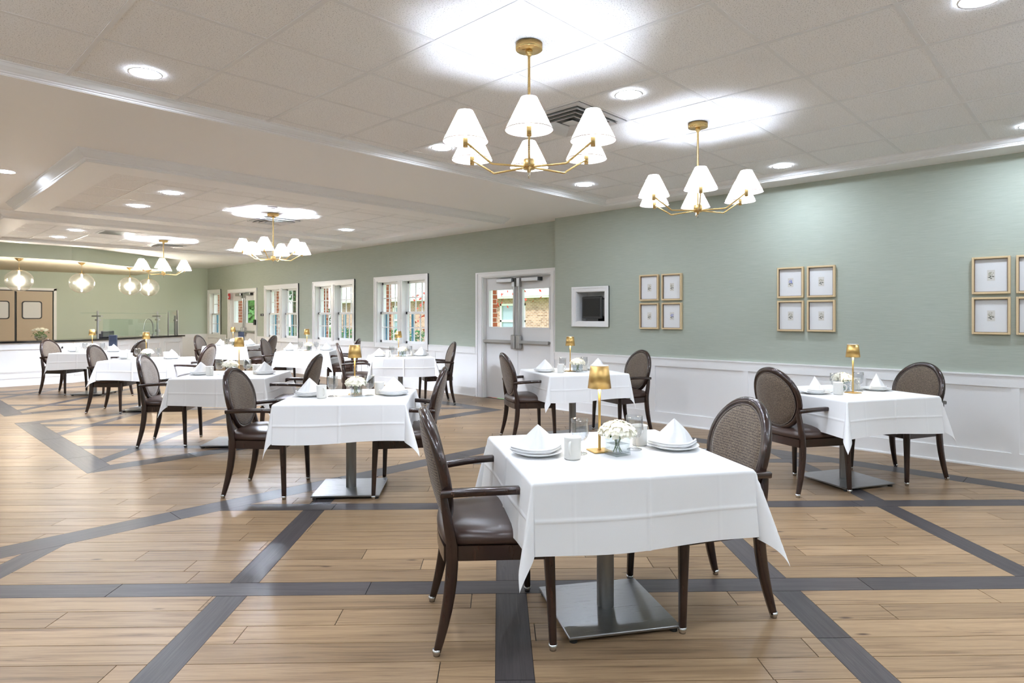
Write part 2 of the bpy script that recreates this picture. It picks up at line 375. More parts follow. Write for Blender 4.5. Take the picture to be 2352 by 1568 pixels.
for (x0, y0, x1, y1), us, ks in REG:
    i0 = (x0+BW, y0+BW, x1-BW, y1-BW); inner = [(i0[0], i0[1]), (i0[2], i0[1]), (i0[2], i0[3]), (i0[0], i0[3])]
    uu = sorted(us); kk = sorted(ks)
    for ia in range(len(uu)-1):
        for ib in range(len(kk)-1):
            c = clip_uv(inner, uu[ia]+PW/2, VR(kk[ib]+1), uu[ia+1]-PW/2, VR(kk[ib+1]))
            if len(c) > 2 and area(c) > 1e-4: cells.append(c)
    for k in kk:                                   # bands along u
        for (p, q) in boards_along(-16, 10, rng.random()):
            c = clip_uv(inner, p+GAP, VR(k)+GAP, q-GAP, VR(k+1)-GAP)
            if len(c) > 2 and area(c) > 2e-4: grey.append((c, 'u', rng.random()))
    for u in uu:                                   # bands along v, between the others
        for ib in range(len(kk)-1):
            a0, a1 = VR(kk[ib]+1), VR(kk[ib+1]); m = a0+(a1-a0)*rng.uniform(.3, .7)
            for p, q in (((a0, m), (m, a1)) if ib % 2 else ((a0, a1),)):
                c = clip_uv(inner, u-PW/2+GAP, p+GAP, u+PW/2-GAP, q-GAP)
                if len(c) > 2 and area(c) > 2e-4: grey.append((c, 'v', rng.random()))
    for side in range(4):                          # border, mitred at the corners
        if side % 2 == 0:
            ya, yb = (y0, y0+BW) if side == 0 else (y1-BW, y1)
            for p, q in boards_along(x0, x1, rng.random(), 1.3):
                c = clip_rect([(x0, ya+GAP), (x1, ya+GAP), (x1, yb-GAP), (x0, yb-GAP)], max(p, x0)+GAP, ya, min(q, x1)-GAP, yb)
                for (cx, cy, sx, sy) in (((x0, y0, 1, 1), (x1, y0, -1, 1)) if side == 0 else ((x0, y1, 1, -1), (x1, y1, -1, -1))):
                    if len(c) > 2: c = clip(c, -sx/S2, sy/S2, (-sx*cx+sy*cy)/S2-GAP)
                if len(c) > 2 and area(c) > 2e-4: grey.append((c, 'x', rng.random()))
        else:
            xa, xb = (x1-BW, x1) if side == 1 else (x0, x0+BW)
            for p, q in boards_along(y0, y1, rng.random(), 1.3):
                c = clip_rect([(xa+GAP, y0), (xb-GAP, y0), (xb-GAP, y1), (xa+GAP, y1)], xa, max(p, y0)+GAP, xb, min(q, y1)-GAP)
                for (cx, cy, sx, sy) in (((x1, y0, -1, 1), (x1, y1, -1, -1)) if side == 1 else ((x0, y0, 1, 1), (x0, y1, 1, -1))):
                    if len(c) > 2: c = clip(c, sx/S2, -sy/S2, (sx*cx-sy*cy)/S2-GAP)
                if len(c) > 2 and area(c) > 2e-4: grey.append((c, 'y', rng.random()))
cb = []
for c in cells:
    U = [to_uv(*p) for p in c]; cb.append((min(q[0] for q in U), max(q[0] for q in U), min(q[1] for q in U), max(q[1] for q in U)))
for k in range(-32, 112):
    off = rng.random()
    for (p, q) in boards_along(-17, 8, off):
        tone = rng.random()
        for c, (ua, ub, va, vb) in zip(cells, cb):
            if ub < p or ua > q or vb < VR(k) or va > VR(k+1): continue
            e = clip_uv(c, p+GAP, VR(k)+GAP, q-GAP, VR(k+1)-GAP)
            if len(e) > 2 and area(e) > 2e-4: pine.append((e, 'u', tone))
def weight(p):
    cx = sum(q[0] for q in p)/len(p); cy = sum(q[1] for q in p)/len(p); s, c = math.sin(R(TH)), math.cos(R(TH))
    d = cx*s+cy*c; r = cx*c-cy*s
    if d < 1.9 or abs(r)/d > .88: return 0
    return area(p)/d**3
def plank_mesh(name, items, material):
    mb = MB(); uvs = []; tones = []
    for poly, ax, tone in items:
        n = len(poly); mb.prism(poly, -.006, 0); ou, ov = tone*37.3, tone*91.7
        co = []
        for x, y in poly:
            u, v = to_uv(x, y); a, b = {'u': (u, v), 'v': (v, u), 'x': (x, y), 'y': (y, x)}[ax]; co.append((a+ou, b+ov))
        uvs += co+co; tones += [tone]*(2*n)
    me = mb.mesh(name); lay = me.uv_layers.new(name='UVMap'); vi = np.empty(len(me.loops), int); me.loops.foreach_get('vertex_index', vi)
    lay.data.foreach_set('uv', np.array(uvs, dtype=np.float32)[vi].ravel())
    at = me.attributes.new('tone', 'FLOAT', 'POINT'); at.data.foreach_set('value', np.array(tones, dtype=np.float32))
    return me
floor = structure(MB().box((X0, Y0, -.12), (XF+.1, YB+.1, -.006)).build('floor', 'subfloor'))
for items, nm, mt, most in ((pine, 'plank', 'pine_plank', 260), (grey, 'inlay_board', 'grey_plank', 110)):
    items.sort(key=lambda q: -weight(q[0]))
    for it in items[:most]: obj(nm, plank_mesh(nm, [it], mt), mt, floor)
    rest = obj(nm+'_field', plank_mesh(nm+'_field', items[most:], mt), mt, floor); rest['kind'] = 'stuff'
# ------------------------------------------------------------------ walls
def wall_x(mb, xa, xb, ya, yb, z0, z1, holes):
    cuts = sorted({ya, yb, *[h[0] for h in holes], *[h[1] for h in holes]})
    for a, b in zip(cuts, cuts[1:]):
        hs = [h for h in holes if h[0] <= a+1e-6 and h[1] >= b-1e-6]
        if not hs: mb.box((xa, a, z0), (xb, b, z1)); continue
        h = hs[0]
        if h[2] > z0: mb.box((xa, a, z0), (xb, b, h[2]))
        if h[3] < z1: mb.box((xa, a, h[3]), (xb, b, z1))
    return mb
NICHE = (4.976, 5.469, 1.277, 1.698)
wall_n = structure(wall_x(MB(), XN, XN+.42, Y0, YJ, 0, 3.0, [NICHE]).build('wall_right', 'grasscloth'))
D1 = (6.107, 7.582, 0, 2.0); D2 = (16.30, 17.86, 0, 2.02)
WIN = [(9.13, 10.685), (11.59, 13.16), (14.02, 15.64), (18.64, 19.41)]
ZW0, ZW1 = .815, 2.05
wall_f = structure(wall_x(MB(), XF, XF+.20, YJ, YB+.2, 0, 3.0, [D1, D2]+[(a, b, ZW0, ZW1) for a, b in WIN]).build('wall_right_far', 'grasscloth'))
wall_e = structure(wall_x(MB(), XF+.20, XF+.32, YJ, YB+.4, -.6, 3.2, [(D1[0], D1[1], -.6, 2.0), (D2[0], D2[1], -.6, 2.02)]+[(a+.02, b-.02, ZW0-.02, ZW1) for a, b in WIN]).build('wall_exterior', 'red_brick'))
wall_b = structure(MB().box((X0, YB, 0), (1.90, YB+.2, 3)).box((1.90, YB, 2.02), (3.44, YB+.2, 3)).box((3.44, YB, 0), (XF+.2, YB+.2, 3)).build('wall_back', 'green_paint'))
wall_l = structure(MB().box((X0-.2, Y0, 0), (X0, YB+.2, 3)).build('wall_left', 'grasscloth'))
wall_s = structure(MB().box((X0-.2, Y0-.2, 0), (XN+.42, Y0, 3)).build('wall_front', 'grasscloth'))
def wains_x(parent, X, ya, yb, stiles, rails=None, base=True):
    """white panelled dado on a wall facing -X"""
    for a, b in (rails or [(ya, yb)]):
        MB().box((X-.020, a, .725), (X, b, .822)).box((X-.028, a, .822), (X, b, .836)).build('dado_rail', 'white_paint', parent)
    st = [s for s in stiles if ya+.1 < s < yb-.1]; w = .028
    for s in st: MB().box((X-.018, s-w, .148), (X-.004, s+w, .725)).build('stile', 'white_paint', parent)
    e = [ya]+st+[yb]
    for a, b in zip(e, e[1:]): MB().box((X-.006, a, .14), (X, b, .726)).build('wainscot_panel', 'white_paint', parent)
    MB().box((X-.018, ya, .018), (X, yb, .148)).box((X-.022, ya, 0), (X, yb, .02)).box((X-.03, ya, 0), (X-.02, yb, .014)).build('base_board', 'white_paint', parent)
wains_x(wall_n, XN, Y0, YJ, [.61+1.205*k for k in range(-3, 5)])
MB().box((XN-.028, YJ, .14), (XF, YJ+.006, .836)).build('wainscot_panel', 'white_paint', wall_n)
wains_x(wall_f, XF, YJ+.01, 5.94, [])
wains_x(wall_f, XF, 7.77, 16.165, [8.87+1.2*k for k in range(0, 7)], [(7.77, 9.035), (10.78, 11.50), (13.25, 13.93), (15.73, 16.165)])
wains_x(wall_f, XF, 18.20, YB, [18.9], [(18.20, 18.55), (19.50, YB)])
# back wall dado to the right of the counter
MB().box((5.4, YB-.02, .725), (XF, YB, .836)).build('dado_rail', 'white_paint', wall_b)
MB().box((5.4, YB-.006, 0), (XF, YB, .726)).build('wainscot_panel', 'white_paint', wall_b)
# ------------------------------------------------------------------ windows
def window(n, a, b, units, ncol):
    w = structure(empty(f'window_{n}', (XF, (a+b)/2, ZW0))); L = Vector(w.location)
    def B(mb, name, m, par=w):
        o = mb.build(name, m, par); return o
    def bx(mb, p, q): mb.box((p[0]-L.x, p[1]-L.y, p[2]-L.z), (q[0]-L.x, q[1]-L.y, q[2]-L.z)); return mb
    c = MB(); cw = .09
    for t, o in ((.022, 0), (.034, .066)):
        bx(c, (XF-t, a-cw, ZW0-cw), (XF-.001, a-o, ZW1+cw)); bx(c, (XF-t, b+o, ZW0-cw), (XF-.001, b+cw, ZW1+cw))
        bx(c, (XF-t, a-o, ZW1+o), (XF-.001, b+o, ZW1+cw)); bx(c, (XF-t, a-o, ZW0-cw), (XF-.001, b+o, ZW0-o))
    B(c, 'casing', 'white_semi')
    j = MB(); d = .2
    bx(j, (XF-.01, a, ZW0), (XF+d, a+.02, ZW1)); bx(j, (XF-.01, b-.02, ZW0), (XF+d, b, ZW1)); bx(j, (XF-.01, a, ZW1-.02), (XF+d, b, ZW1)); bx(j, (XF-.02, a, ZW0), (XF+d, b, ZW0+.02))
    B(j, 'jamb', 'white_semi')
    iw = ((b-a)-.15*(units-1))/units
    for k in range(units):
        ya = a+k*(iw+.15); yb = ya+iw
        if k: mm = MB(); bx(mm, (XF-.022, ya-.15, ZW0), (XF+.16, ya, ZW1)); bx(mm, (XF-.032, ya-.11, ZW0), (XF-.02, ya-.04, ZW1)); B(mm, 'mullion', 'white_semi')
        zm = 1.42
        for lo, hi, xs in ((ZW0+.02, zm+.02, XF+.06), (zm-.02, ZW1-.02, XF+.10)):
            s = MB(); r = .045
            bx(s, (xs, ya+.02, lo), (xs+.035, ya+.02+r, hi)); bx(s, (xs, yb-.02-r, lo), (xs+.035, yb-.02, hi))
            bx(s, (xs, ya+.02, lo), (xs+.035, yb-.02, lo+r)); bx(s, (xs, ya+.02, hi-r), (xs+.035, yb-.02, hi))
            sash = B(s, 'sash', 'white_semi')
            y0_, y1_, z0_, z1_ = ya+.02+r, yb-.02-r, lo+r, hi-r; pw = (y1_-y0_)/ncol; ph = (z1_-z0_)/2
            for i in range(1, ncol): q = MB(); bx(q, (xs+.008, y0_+i*pw-.009, z0_), (xs+.026, y0_+i*pw+.009, z1_)); B(q, 'muntin', 'white_semi', sash)
            q = MB(); bx(q, (xs+.009, y0_, z0_+ph-.009), (xs+.025, y1_, z0_+ph+.009)); B(q, 'muntin', 'white_semi', sash)
            for i in range(ncol):
                for h in range(2):
                    q = MB(); bx(q, (xs+.015, y0_+i*pw+.009, z0_+h*ph+.009), (xs+.018, y0_+(i+1)*pw-.009, z0_+(h+1)*ph-.009)); B(q, 'pane', 'pane_glass', sash)
        q = MB(); bx(q, (XF+.19, yb-.10, ZW0+.02), (XF+.215, yb-.02, zm)); B(q, 'screen_channel', 'teal_paint')
    return w
for i, (a, b) in enumerate(WIN): window(i+1, a, b, 1 if i == 3 else 2, 3)
# ------------------------------------------------------------------ exit doors in the far wall
def exit_doors(n, D, glass, cas_r):
    ya, yb, _, zt = D; d = structure(empty(f'door_{n}', (XF, (ya+yb)/2, 0))); L = Vector(d.location)
    def bx(mb, p, q): mb.box((p[0]-L.x, p[1]-L.y, p[2]-L.z), (q[0]-L.x, q[1]-L.y, q[2]-L.z)); return mb
    c = MB(); W_ = .165
    for o, t in ((0, .018), (.02, .03), (.075, .022), (.12, .036)):
        e = W_ if o >= .12 else {0: .02, .02: .075, .075: .12}[o]
        bx(c, (XF-t, yb+o, 0), (XF-.001, yb+e, zt+e*.5)); bx(c, (XF-t, ya-min(e, cas_r), 0), (XF-.001, ya-min(o, cas_r-.001), zt+e*.5)) ; bx(c, (XF-t, ya-min(o, cas_r), zt+o*.5), (XF-.001, yb+o, zt+e*.5))
    c.build('casing', 'white_semi', d)
    jm = MB(); bx(jm, (XF, ya-.01, 0), (XF+.2, ya+.012, zt)); bx(jm, (XF, yb-.012, 0), (XF+.2, yb+.01, zt)); bx(jm, (XF, ya, zt-.012), (XF+.2, yb, zt+.01)); jm.build('jamb', 'white_semi', d)
    ym = (ya+yb)/2; xs = XF+.05
    for k, (a, b) in enumerate(((ya+.014, ym-.003), (ym+.003, yb-.014))):
        g0, g1, gz0, gz1 = a+.07, b-.10 if k == 0 else b-.07, 1.18, 1.785
        if k == 1: g0 = a+.10
        lf = MB(); bx(lf, (xs, a, .01), (xs+.045, b, gz0)); bx(lf, (xs, a, gz1), (xs+.045, b, zt-.015)); bx(lf, (xs, a, gz0), (xs+.045, g0, gz1)); bx(lf, (xs, g1, gz0), (xs+.045, b, gz1))
        leaf = lf.build('leaf', 'door_white', d)
        st = MB()
        for p, q in (((xs-.008, g0-.022, gz0-.022), (xs, g1+.022, gz0)), ((xs-.008, g0-.022, gz1), (xs, g1+.022, gz1+.022)), ((xs-.008, g0-.022, gz0), (xs, g0, gz1)), ((xs-.008, g1, gz0), (xs, g1+.022, gz1))): bx(st, p, q)
        st.build('glass_stop', 'door_white', leaf)
        q = MB(); bx(q, (xs+.02, g0, gz0), (xs+.024, g1, gz1)); q.build('pane', 'pane_glass', leaf)
        e0, e1 = (a+.03, b-.03) if k == 0 else (a+.03, b+.0)
        q = MB(); bx(q, (xs-.075, e0, .925), (xs-.045, e1, .972)); bx(q, (xs-.05, e0+.01, .933), (xs-.004, e0+.05, .965)); bx(q, (xs-.05, e1-.05, .933), (xs-.004, e1-.01, .965)); q.build('push_bar', 'alu', leaf)
        yc = b-.05 if k == 0 else a+.05
        q = MB(); q.bbox((xs-.085-L.x, yc-.045-L.y, .83), (xs-.002-L.x, yc+.045-L.y, 1.06), .018); q.build('latch_case', 'alu', leaf)
        q = MB(); q.tube([(xs-.03-L.x, yc-L.y, 1.05), (xs-.03-L.x, yc-L.y, zt-.1)], .014, 10); bx(q, (xs-.06, yc-.03, zt-.17), (xs, yc+.03, zt-.04)); q.build('latch_rod', 'alu', leaf)
        cy0 = (a+b)/2+(-.12 if k else .05)
        q = MB(); q.bbox((xs-.085-L.x, cy0-.17-L.y, zt-.105), (xs-.002-L.x, cy0+.17-L.y, zt-.035), .01); cl = q.build('closer', 'alu', leaf)
        q = MB(); bx(q, (xs-.075, cy0-.21, zt-.095), (xs-.005, cy0-.17, zt-.04)); q.build('closer_end', 'black_rubber', leaf)
        q = MB(); q.tube([(xs-.05-L.x, cy0-.16-L.y, zt-.03), (xs-.09-L.x, cy0-.32-L.y, zt-.025), (xs-.02-L.x, cy0-.40-L.y, zt-.015)], .008, 6); q.build('closer_arm', 'alu', leaf)
    return d
exit_doors(1, D1, None, .165); exit_doors(2, D2, None, .13)
# ------------------------------------------------------------------ ceiling
TRAY = (-2.70, -2.25, 6.711, 4.756)
cs = MB()
for a, b in (((X0-.2, Y0-.2), (TRAY[0], YB+.2)), ((TRAY[2], Y0-.2), (XF+.2, TRAY[3])), ((TRAY[0], Y0-.2), (TRAY[2], TRAY[1])), ((TRAY[0], TRAY[3]), (XF+.2, YB+.2))):
    cs.box((a[0], a[1], ZS), (b[0], b[1], 3.0))
cs.box((TRAY[0]-.05, TRAY[1]-.05, 2.89), (TRAY[2]+.05, TRAY[3]+.05, 3.0))
ceil = structure(cs.build('ceiling', 'ceiling_paint'))
MB().loopprof((TRAY[0], TRAY[1], TRAY[2], TRAY[3]), [(-.061, 2.856), (-.061, 2.849), (-.054, 2.845), (-.048, 2.828), (-.030, 2.812), (-.016, 2.806), (-.016, 2.800), (-.006, 2.796), (-.006, 2.788), (.004, 2.783)]).build('crown_moulding', 'white_semi', ceil)
SKIP = []            # (x0,y0,x1,y1) tile cells taken by diffusers
def tile_ceiling(parent, rect, z, ox, oy, T, name, skip=()):
    x0, y0, x1, y1 = rect
    xs = [x0]+[ox+T*k for k in range(-40, 60) if x0+.03 < ox+T*k < x1-.03]+[x1]
    ys = [y0]+[oy+T*k for k in range(-40, 60) if y0+.03 < oy+T*k < y1-.03]+[y1]
    w = .012; me = {}
    for i in range(len(xs)-1):
        for j in range(len(ys)-1):
            a, b, c, d = xs[i]+w-.001, ys[j]+w-.001, xs[i+1]-w+.001, ys[j+1]-w+.001
            if any(abs((a+c)/2-p) < .2 and abs((b+d)/2-q) < .2 for p, q in skip): continue
            key = (round(c-a, 4), round(d-b, 4))
            if key not in me: me[key] = MB().box((0, 0, 0), (c-a, d-b, .012)).mesh('ceiling_tile')
            o = obj('ceiling_tile', me[key], 'mineral_tile', parent); o.location = (a, b, z+.004)
    for x in xs[1:-1]: MB().box((x-w, y0, z), (x+w, y1, z+.02)).box((x-w-.0035, y0, z+.0035), (x-w, y1, z+.02)).build('grid_tee', 'tee_white', parent)
    for y in ys[1:-1]: MB().box((x0, y-w, z+.0015), (x1, y+w, z+.02)).build('grid_tee', 'tee_white', parent)
    return xs, ys
V1 = (3.776, 2.991)
tile_ceiling(ceil, (TRAY[0]+.05, TRAY[1]+.05, 6.665, 4.71), ZT, 2.176, 2.031, .64, 'near', [V1])
# two dropped frames with a crown outside and a shallow tile panel inside
ZR, ZP, TP = 2.68, 2.73, .589
RINGS = [((1.345, 6.36, 6.46, 9.96), (1.645, 6.69, 6.17, 9.60)), ((1.345, 10.80, 6.46, 14.30), (1.645, 11.12, 6.17, 13.95))]
V2, V3, V4 = (4.152, 8.76), (2.96, 11.86), (4.15, 13.30)
for k, (o, i) in enumerate(RINGS):
    fr = MB().loopprof(o, [(.075, ZS), (.075, 2.774), (.066, 2.768), (.052, 2.746), (.026, 2.722), (.014, 2.714), (.014, 2.703), (.005, 2.697), (.005, 2.688), (0, ZR)]).build('crown_moulding', 'white_semi', ceil)
    pn = MB()
    for a, b in (((o[0], o[1]), (o[2], i[1])), ((o[0], i[3]), (o[2], o[3])), ((o[0], i[1]), (i[0], i[3])), ((i[2], i[1]), (o[2], i[3]))): pn.box((a[0], a[1], ZR), (b[0], b[1], ZS))
    pn.build('dropped_frame', 'ceiling_paint', ceil)
    MB().loopprof(i, [(.001, ZR), (0, ZR+.006), (-.008, ZR+.010), (-.022, ZR+.032), (-.030, ZR+.038), (-.034, ZP+.006)]).build('inner_moulding', 'white_semi', ceil)
    tile_ceiling(ceil, (i[0]+.02, i[1]+.02, i[2]-.02, i[3]-.02), ZP, 2.091, 7.22 if k == 0 else 11.60, TP, 'far', [V2] if k == 0 else [V3, V4])
# lowered soffit over the service counter
HD = [(X0, 15.29), (2.99, 15.29), (5.30, 16.97), (5.30, YB), (X0, YB)]
hd = structure(MB().prism(HD, 2.492, ZS).build('trim_1', 'green_paint'))
hd.data.materials.append(MATS['pendant_lit_cream'])  # underside coloured as lit by the warm pendants
for p in hd.data.polygons:
    if p.normal.z < -.5: p.material_index = 1
# ================================================================== furniture
def bez(p0, p1, p2, p3, n):
    out = []
    for i in range(n+1):
        t = i/n; a = (1-t)**3; b = 3*(1-t)**2*t; c = 3*(1-t)*t*t; d = t**3
        out.append(tuple(a*p0[k]+b*p1[k]+c*p2[k]+d*p3[k] for k in range(3)))
    return out
# ------------------------------------------------------------------ oval-back armchair, facing +x, origin on the floor
def make_chair():
    r = empty('dining_armchair')
    # seat frame
    def trap(x0, x1, w0, w1, n=6, bow=.015):
        pts = []
        for i in range(n+1): t = -1+2*i/n; pts.append((x0-bow*(1-t*t), w0*t))
        for i in range(n+1): t = 1-2*i/n; pts.append((x1+bow*(1-t*t), w1*t))
        return pts[::-1]
    MB().prism(trap(-.205, .215, .222, .268), .365, .425).build('seat_rail', 'dark_wood', r)
    # cushion: rings from the bottom seam up over a dome
    base = trap(-.20, .235, .222, .275, 8, .022); cx = sum(p[0] for p in base)/len(base)
    rings = []
    for s, z in ((.965, .426), (.995, .434), (1.0, .450), (.985, .468), (.93, .484), (.80, .498), (.55, .506), (.25, .509)):
        rings.append([(cx+(x-cx)*s, y*s, z) for x, y in base])
    mb = MB(); n = len(base); vs = [p for g in rings for p in g]; fs = []
    for i in range(len(rings)-1):
        for k in range(n): fs.append((i*n+k, i*n+(k+1) % n, (i+1)*n+(k+1) % n, (i+1)*n+k))
    mb.add(vs, fs, True); mb.add(rings[-1], [tuple(range(n))], True)
    fixnormals(mb.build('seat', 'brown_vinyl', r))
    # oval back
    tilt = R(12.5); up = Vector((-math.sin(tilt), 0, math.cos(tilt))); fw = Vector((math.cos(tilt), 0, math.sin(tilt))); C0 = Vector((-.232, 0, .712)); HW, HH = .222, .228
    def bow(y): return -.030*(y/HW)**2*-1     # edges curve forward a little
    N = 44
    ring = []
    for i in range(N):
        a = 2*PI*i/N; y = HW*math.cos(a); ring.append(C0+up*(HH*math.sin(a))+Vector((0, y, 0))+fw*bow(y))
    def rad(i):
        a = 2*PI*i/N; return Vector((0, math.cos(a), 0))+up*math.sin(a)
    fixnormals(MB().sweep(ring, .042, .040, rad, True, rnd=.55).build('back_frame', 'dark_wood', r))
    def pad(sgn, name):
        rows = []
        for s, d in ((1.0, .012), (.97, .020), (.85, .027), (.6, .032), (.3, .034)):
            rows.append([C0+up*((HH-.018)*s*math.sin(2*PI*i/32))+Vector((0, (HW-.018)*s*math.cos(2*PI*i/32), 0))+fw*(bow((HW-.018)*s*math.cos(2*PI*i/32))+sgn*d) for i in range(32)])
        m = MB(); vs = [p for g in rows for p in g]; fs = []
        for i in range(len(rows)-1):
            for k in range(32): fs.append((i*32+k, i*32+(k+1) % 32, (i+1)*32+(k+1) % 32, (i+1)*32+k))
        m.add(vs, fs, True); m.add(rows[-1], [tuple(range(32))], True); m.add(rows[0], [tuple(range(32))])
        o = fixnormals(m.build(name, 'woven_fabric', r))
        pp = [q*1 for q in rows[0]]; pp.append(pp[0])
        MB().tube([p+fw*sgn*.006 for p in rows[0]]+[rows[0][0]+fw*sgn*.006], .0035, 6).build('piping', 'pad_piping', o)
    pad(1, 'back_pad'); pad(-1, 'back_pad')
    for s in (1, -1):
        # front leg with its glide
        lg = MB().sweep([(.232, s*.277, .012), (.226, s*.272, .20), (.217, s*.262, .425)], [.028, .034, .046], [.028, .034, .044], (0, 1, 0)).build('leg', 'dark_wood', r)
        MB().lathe([(.001, 0), (.014, 0), (.014, .008), (.017, .012), (.018, .026), (.001, .026)], 12, (.232, s*.277, 0)).build('glide', 'nickel', lg)
        # rear leg sweeping into the upright that carries the oval
        P = bez((-.234, s*.242, .012), (-.200, s*.236, .13), (-.168, s*.228, .27), (-.172, s*.224, .42), 7)+bez((-.172, s*.224, .42), (-.176, s*.222, .47), (-.196, s*.225, .54), (-.206, s*.216, .63), 5)[1:]
        nn = len(P)
        lg = MB().sweep(P, [.026+.010*min(1, i/5) for i in range(nn)], [.028+.020*math.sin(PI*min(1, i/(nn-1))) for i in range(nn)], (0, 1, 0)).build('leg', 'dark_wood', r)
        MB().lathe([(.001, 0), (.014, 0), (.014, .008), (.017, .012), (.018, .026), (.001, .026)], 12, (-.234, s*.242, 0)).build('glide', 'nickel', lg)
        # arm
        P = bez((-.212, s*.232, .640), (-.10, s*.268, .652), (.02, s*.292, .660), (.12, s*.284, .655), 8)+bez((.12, s*.284, .655), (.165, s*.280, .652), (.190, s*.274, .640), (.198, s*.270, .60), 5)[1:]+bez((.198, s*.270, .60), (.200, s*.266, .54), (.203, s*.264, .48), (.212, s*.262, .42), 4)[1:]
        nn = len(P); MB().sweep(P, [.044]*9+[.036]*(nn-9), [.030]*9+[.036]*(nn-9), (0, 1, 0)).build('arm', 'dark_wood', r)
    return r
# ------------------------------------------------------------------ square pedestal table
HT = .4525
def make_table():
    r = empty('pedestal_table')
    MB().bbox((-HT+.006, -HT+.006, .70), (HT-.006, HT-.006, .728), .006).build('table_top', 'dark_wood', r)
    c = MB(); c.cyl((0, 0, 0), .039, .03, .69, 28); c.build('column', 'steel_column', r)
    MB().box((-.16, -.03, .685), (.16, .03, .70)).box((-.03, -.16, .685), (.03, .16, .70)).build('spider', 'black_rubber', r)
    MB().bbox((-.25, -.25, .018), (.25, .25, .030), .003).build('base_plate', 'brushed_steel', r)
    for x in (-.225, .225):
        for y in (-.225, .225): MB().cyl((x, y, 0), .017, 0, .018, 12).build('foot', 'black_rubber', r)
    return r
def cloth_mesh(seed):
    q = random.Random(seed); n = 64; ov = .275; L = HT+.004+ov; P = []
    flare = [q.uniform(.10, .30) for _ in range(4)]; ph = q.uniform(0, 6)
    skew = [q.uniform(-.35, .35) for _ in range(4)]
    ax = []
    E = HT+.004
    ts = sorted({*np.linspace(-L, L, n).round(5), E, -E, E-.012, -E+.012, E+.012, -E-.012, 0, .006, -.006, .012, -.012, .02, -.02, *[sg*(E+.15+dd) for sg in (1, -1) for dd in (-.012, -.006, 0, .006, .012)], *[sg*(.30+dd) for sg in (1, -1) for dd in (-.006, 0, .006)]})
    zt = .7345
    for y in ts:
        row = []
        for x in ts:
            dx = max(0, abs(x)-E); dy = max(0, abs(y)-E); sx = 1 if x > 0 else -1; sy = 1 if y > 0 else -1
            if dx == 0 and dy == 0: p = [x, y, zt]
            else:
                ci = (0 if sx > 0 else 1)+(0 if sy > 0 else 2)
                r_ = math.hypot(dx, dy); phi = math.atan2(dy, dx)
                m = math.sin(2*phi) if (dx > 0 and dy > 0) else 0
                along = y if dx > 0 and dy == 0 else x
                side = 0 if (dx > 0 and dy > 0) else 1
                edge = max(0, 1-abs(abs(along)-E)/.16) if side else 1      # side cloth swings out towards the corners
                f = .055+flare[ci]*m**1.3+.05*edge*side+.03*side*math.sin(along*9+ph)*min(1, r_/.2)
                out = f*r_+min(.006, r_*.5); out = min(out, r_*.9)
                dn = math.sqrt(max(0, r_*r_-(f*r_)**2))
                dn = max(0, dn-.004) if r_ > .012 else dn*.6
                ang = phi
                if m > 0: ang = phi+skew[ci]*m*.6
                p = [sx*(min(abs(x), E)+out*math.cos(ang)), sy*(min(abs(y), E)+out*math.sin(ang)), zt-dn]
                # pressed fold lines
                if side:
                    cr = math.exp(-(along/.008)**2)*.0045+math.exp(-((r_-.15)/.006)**2)*.0035+math.exp(-((abs(along)-.30)/.006)**2)*.0012
                    p[0] += sx*cr*(dx > 0); p[1] += sy*cr*(dy > 0)
                    p[2] += .012*math.sin(along*5+ph*1.7)*min(1, r_/ov)
            row.append(p)
        P.append(row)
    me = MB().grid(P).mesh('tablecloth'); return me
# ------------------------------------------------------------------ tableware
def make_plate():
    return MB().lathe([(.001, .004), (.062, .004), (.066, 0), (.072, 0), (.074, .004), (.112, .016), (.116, .0185), (.115, .021), (.110, .0195), (.074, .009), (.001, .008)], 40).mesh('plate')
def make_napkin():
    """a napkin folded to a standing peak: two swept wings meeting in a ridge"""
    m = MB(); H = .125; cols = 18; rows = 10; P = []
    for i in range(rows+1):
        t = i/rows; z = H*(1-t)**.92
        row = []
        for j in range(cols+1):
            s = -1+2*j/cols; a = abs(s)
            x = s*.112*t**.90*(1+.06*math.sin(PI*t))+.006*math.sin(5*t)*t; y = -.060*t*(1-a**1.6)-.016*math.sin(PI*a)*t+.020*t*a*a+.006*math.sin(7*s+3*t)*t
            zz = z*(1-.10*a*t)+.004*math.sin(a*9)*t*(1-t)
            row.append((x, y, max(zz, .0)))
        P.append(row)
    m.grid(P)
    Q = []
    for i in range(rows+1):
        t = i/rows; z = H*(1-t)**.92; row = []
        for j in range(cols+1):
            s = 1-2*j/cols; a = abs(s); row.append((s*.112*t**.90+.006*math.sin(5*t)*t, .050*t*(1-a**2)+.020*t*a*a, max(0, z*(1-.04*a*t))))
        Q.append(row)
    m.grid(Q)
    o = m.mesh('napkin'); return o
def napkin_hem():
    m = MB(); pts = []
    for j in range(21):
        s = -1+2*j/20; a = abs(s); pts.append((s*.115-.005, -.063*(1-a**1.6)-.015*math.sin(PI*a)+.018*a*a, .006+.005*a))
    m.tube(pts, .0055, 7); m.tube([(x*.98, y-.004, z+.010) for x, y, z in pts], .0045, 7); return m.mesh('hem')
def make_mug():
    r = MB().lathe([(.001, .004), (.030, .004), (.033, 0), (.036, .006), (.0365, .085), (.0385, .094), (.0375, .096), (.034, .092), (.033, .01), (.001, .008)], 32).mesh('mug')
    h = MB().sweep(bez((.034, 0, .078), (.066, 0, .086), (.070, 0, .030), (.034, 0, .022), 10), .011, .009, (0, 1, 0), rnd=.7).mesh('handle'); return r, h
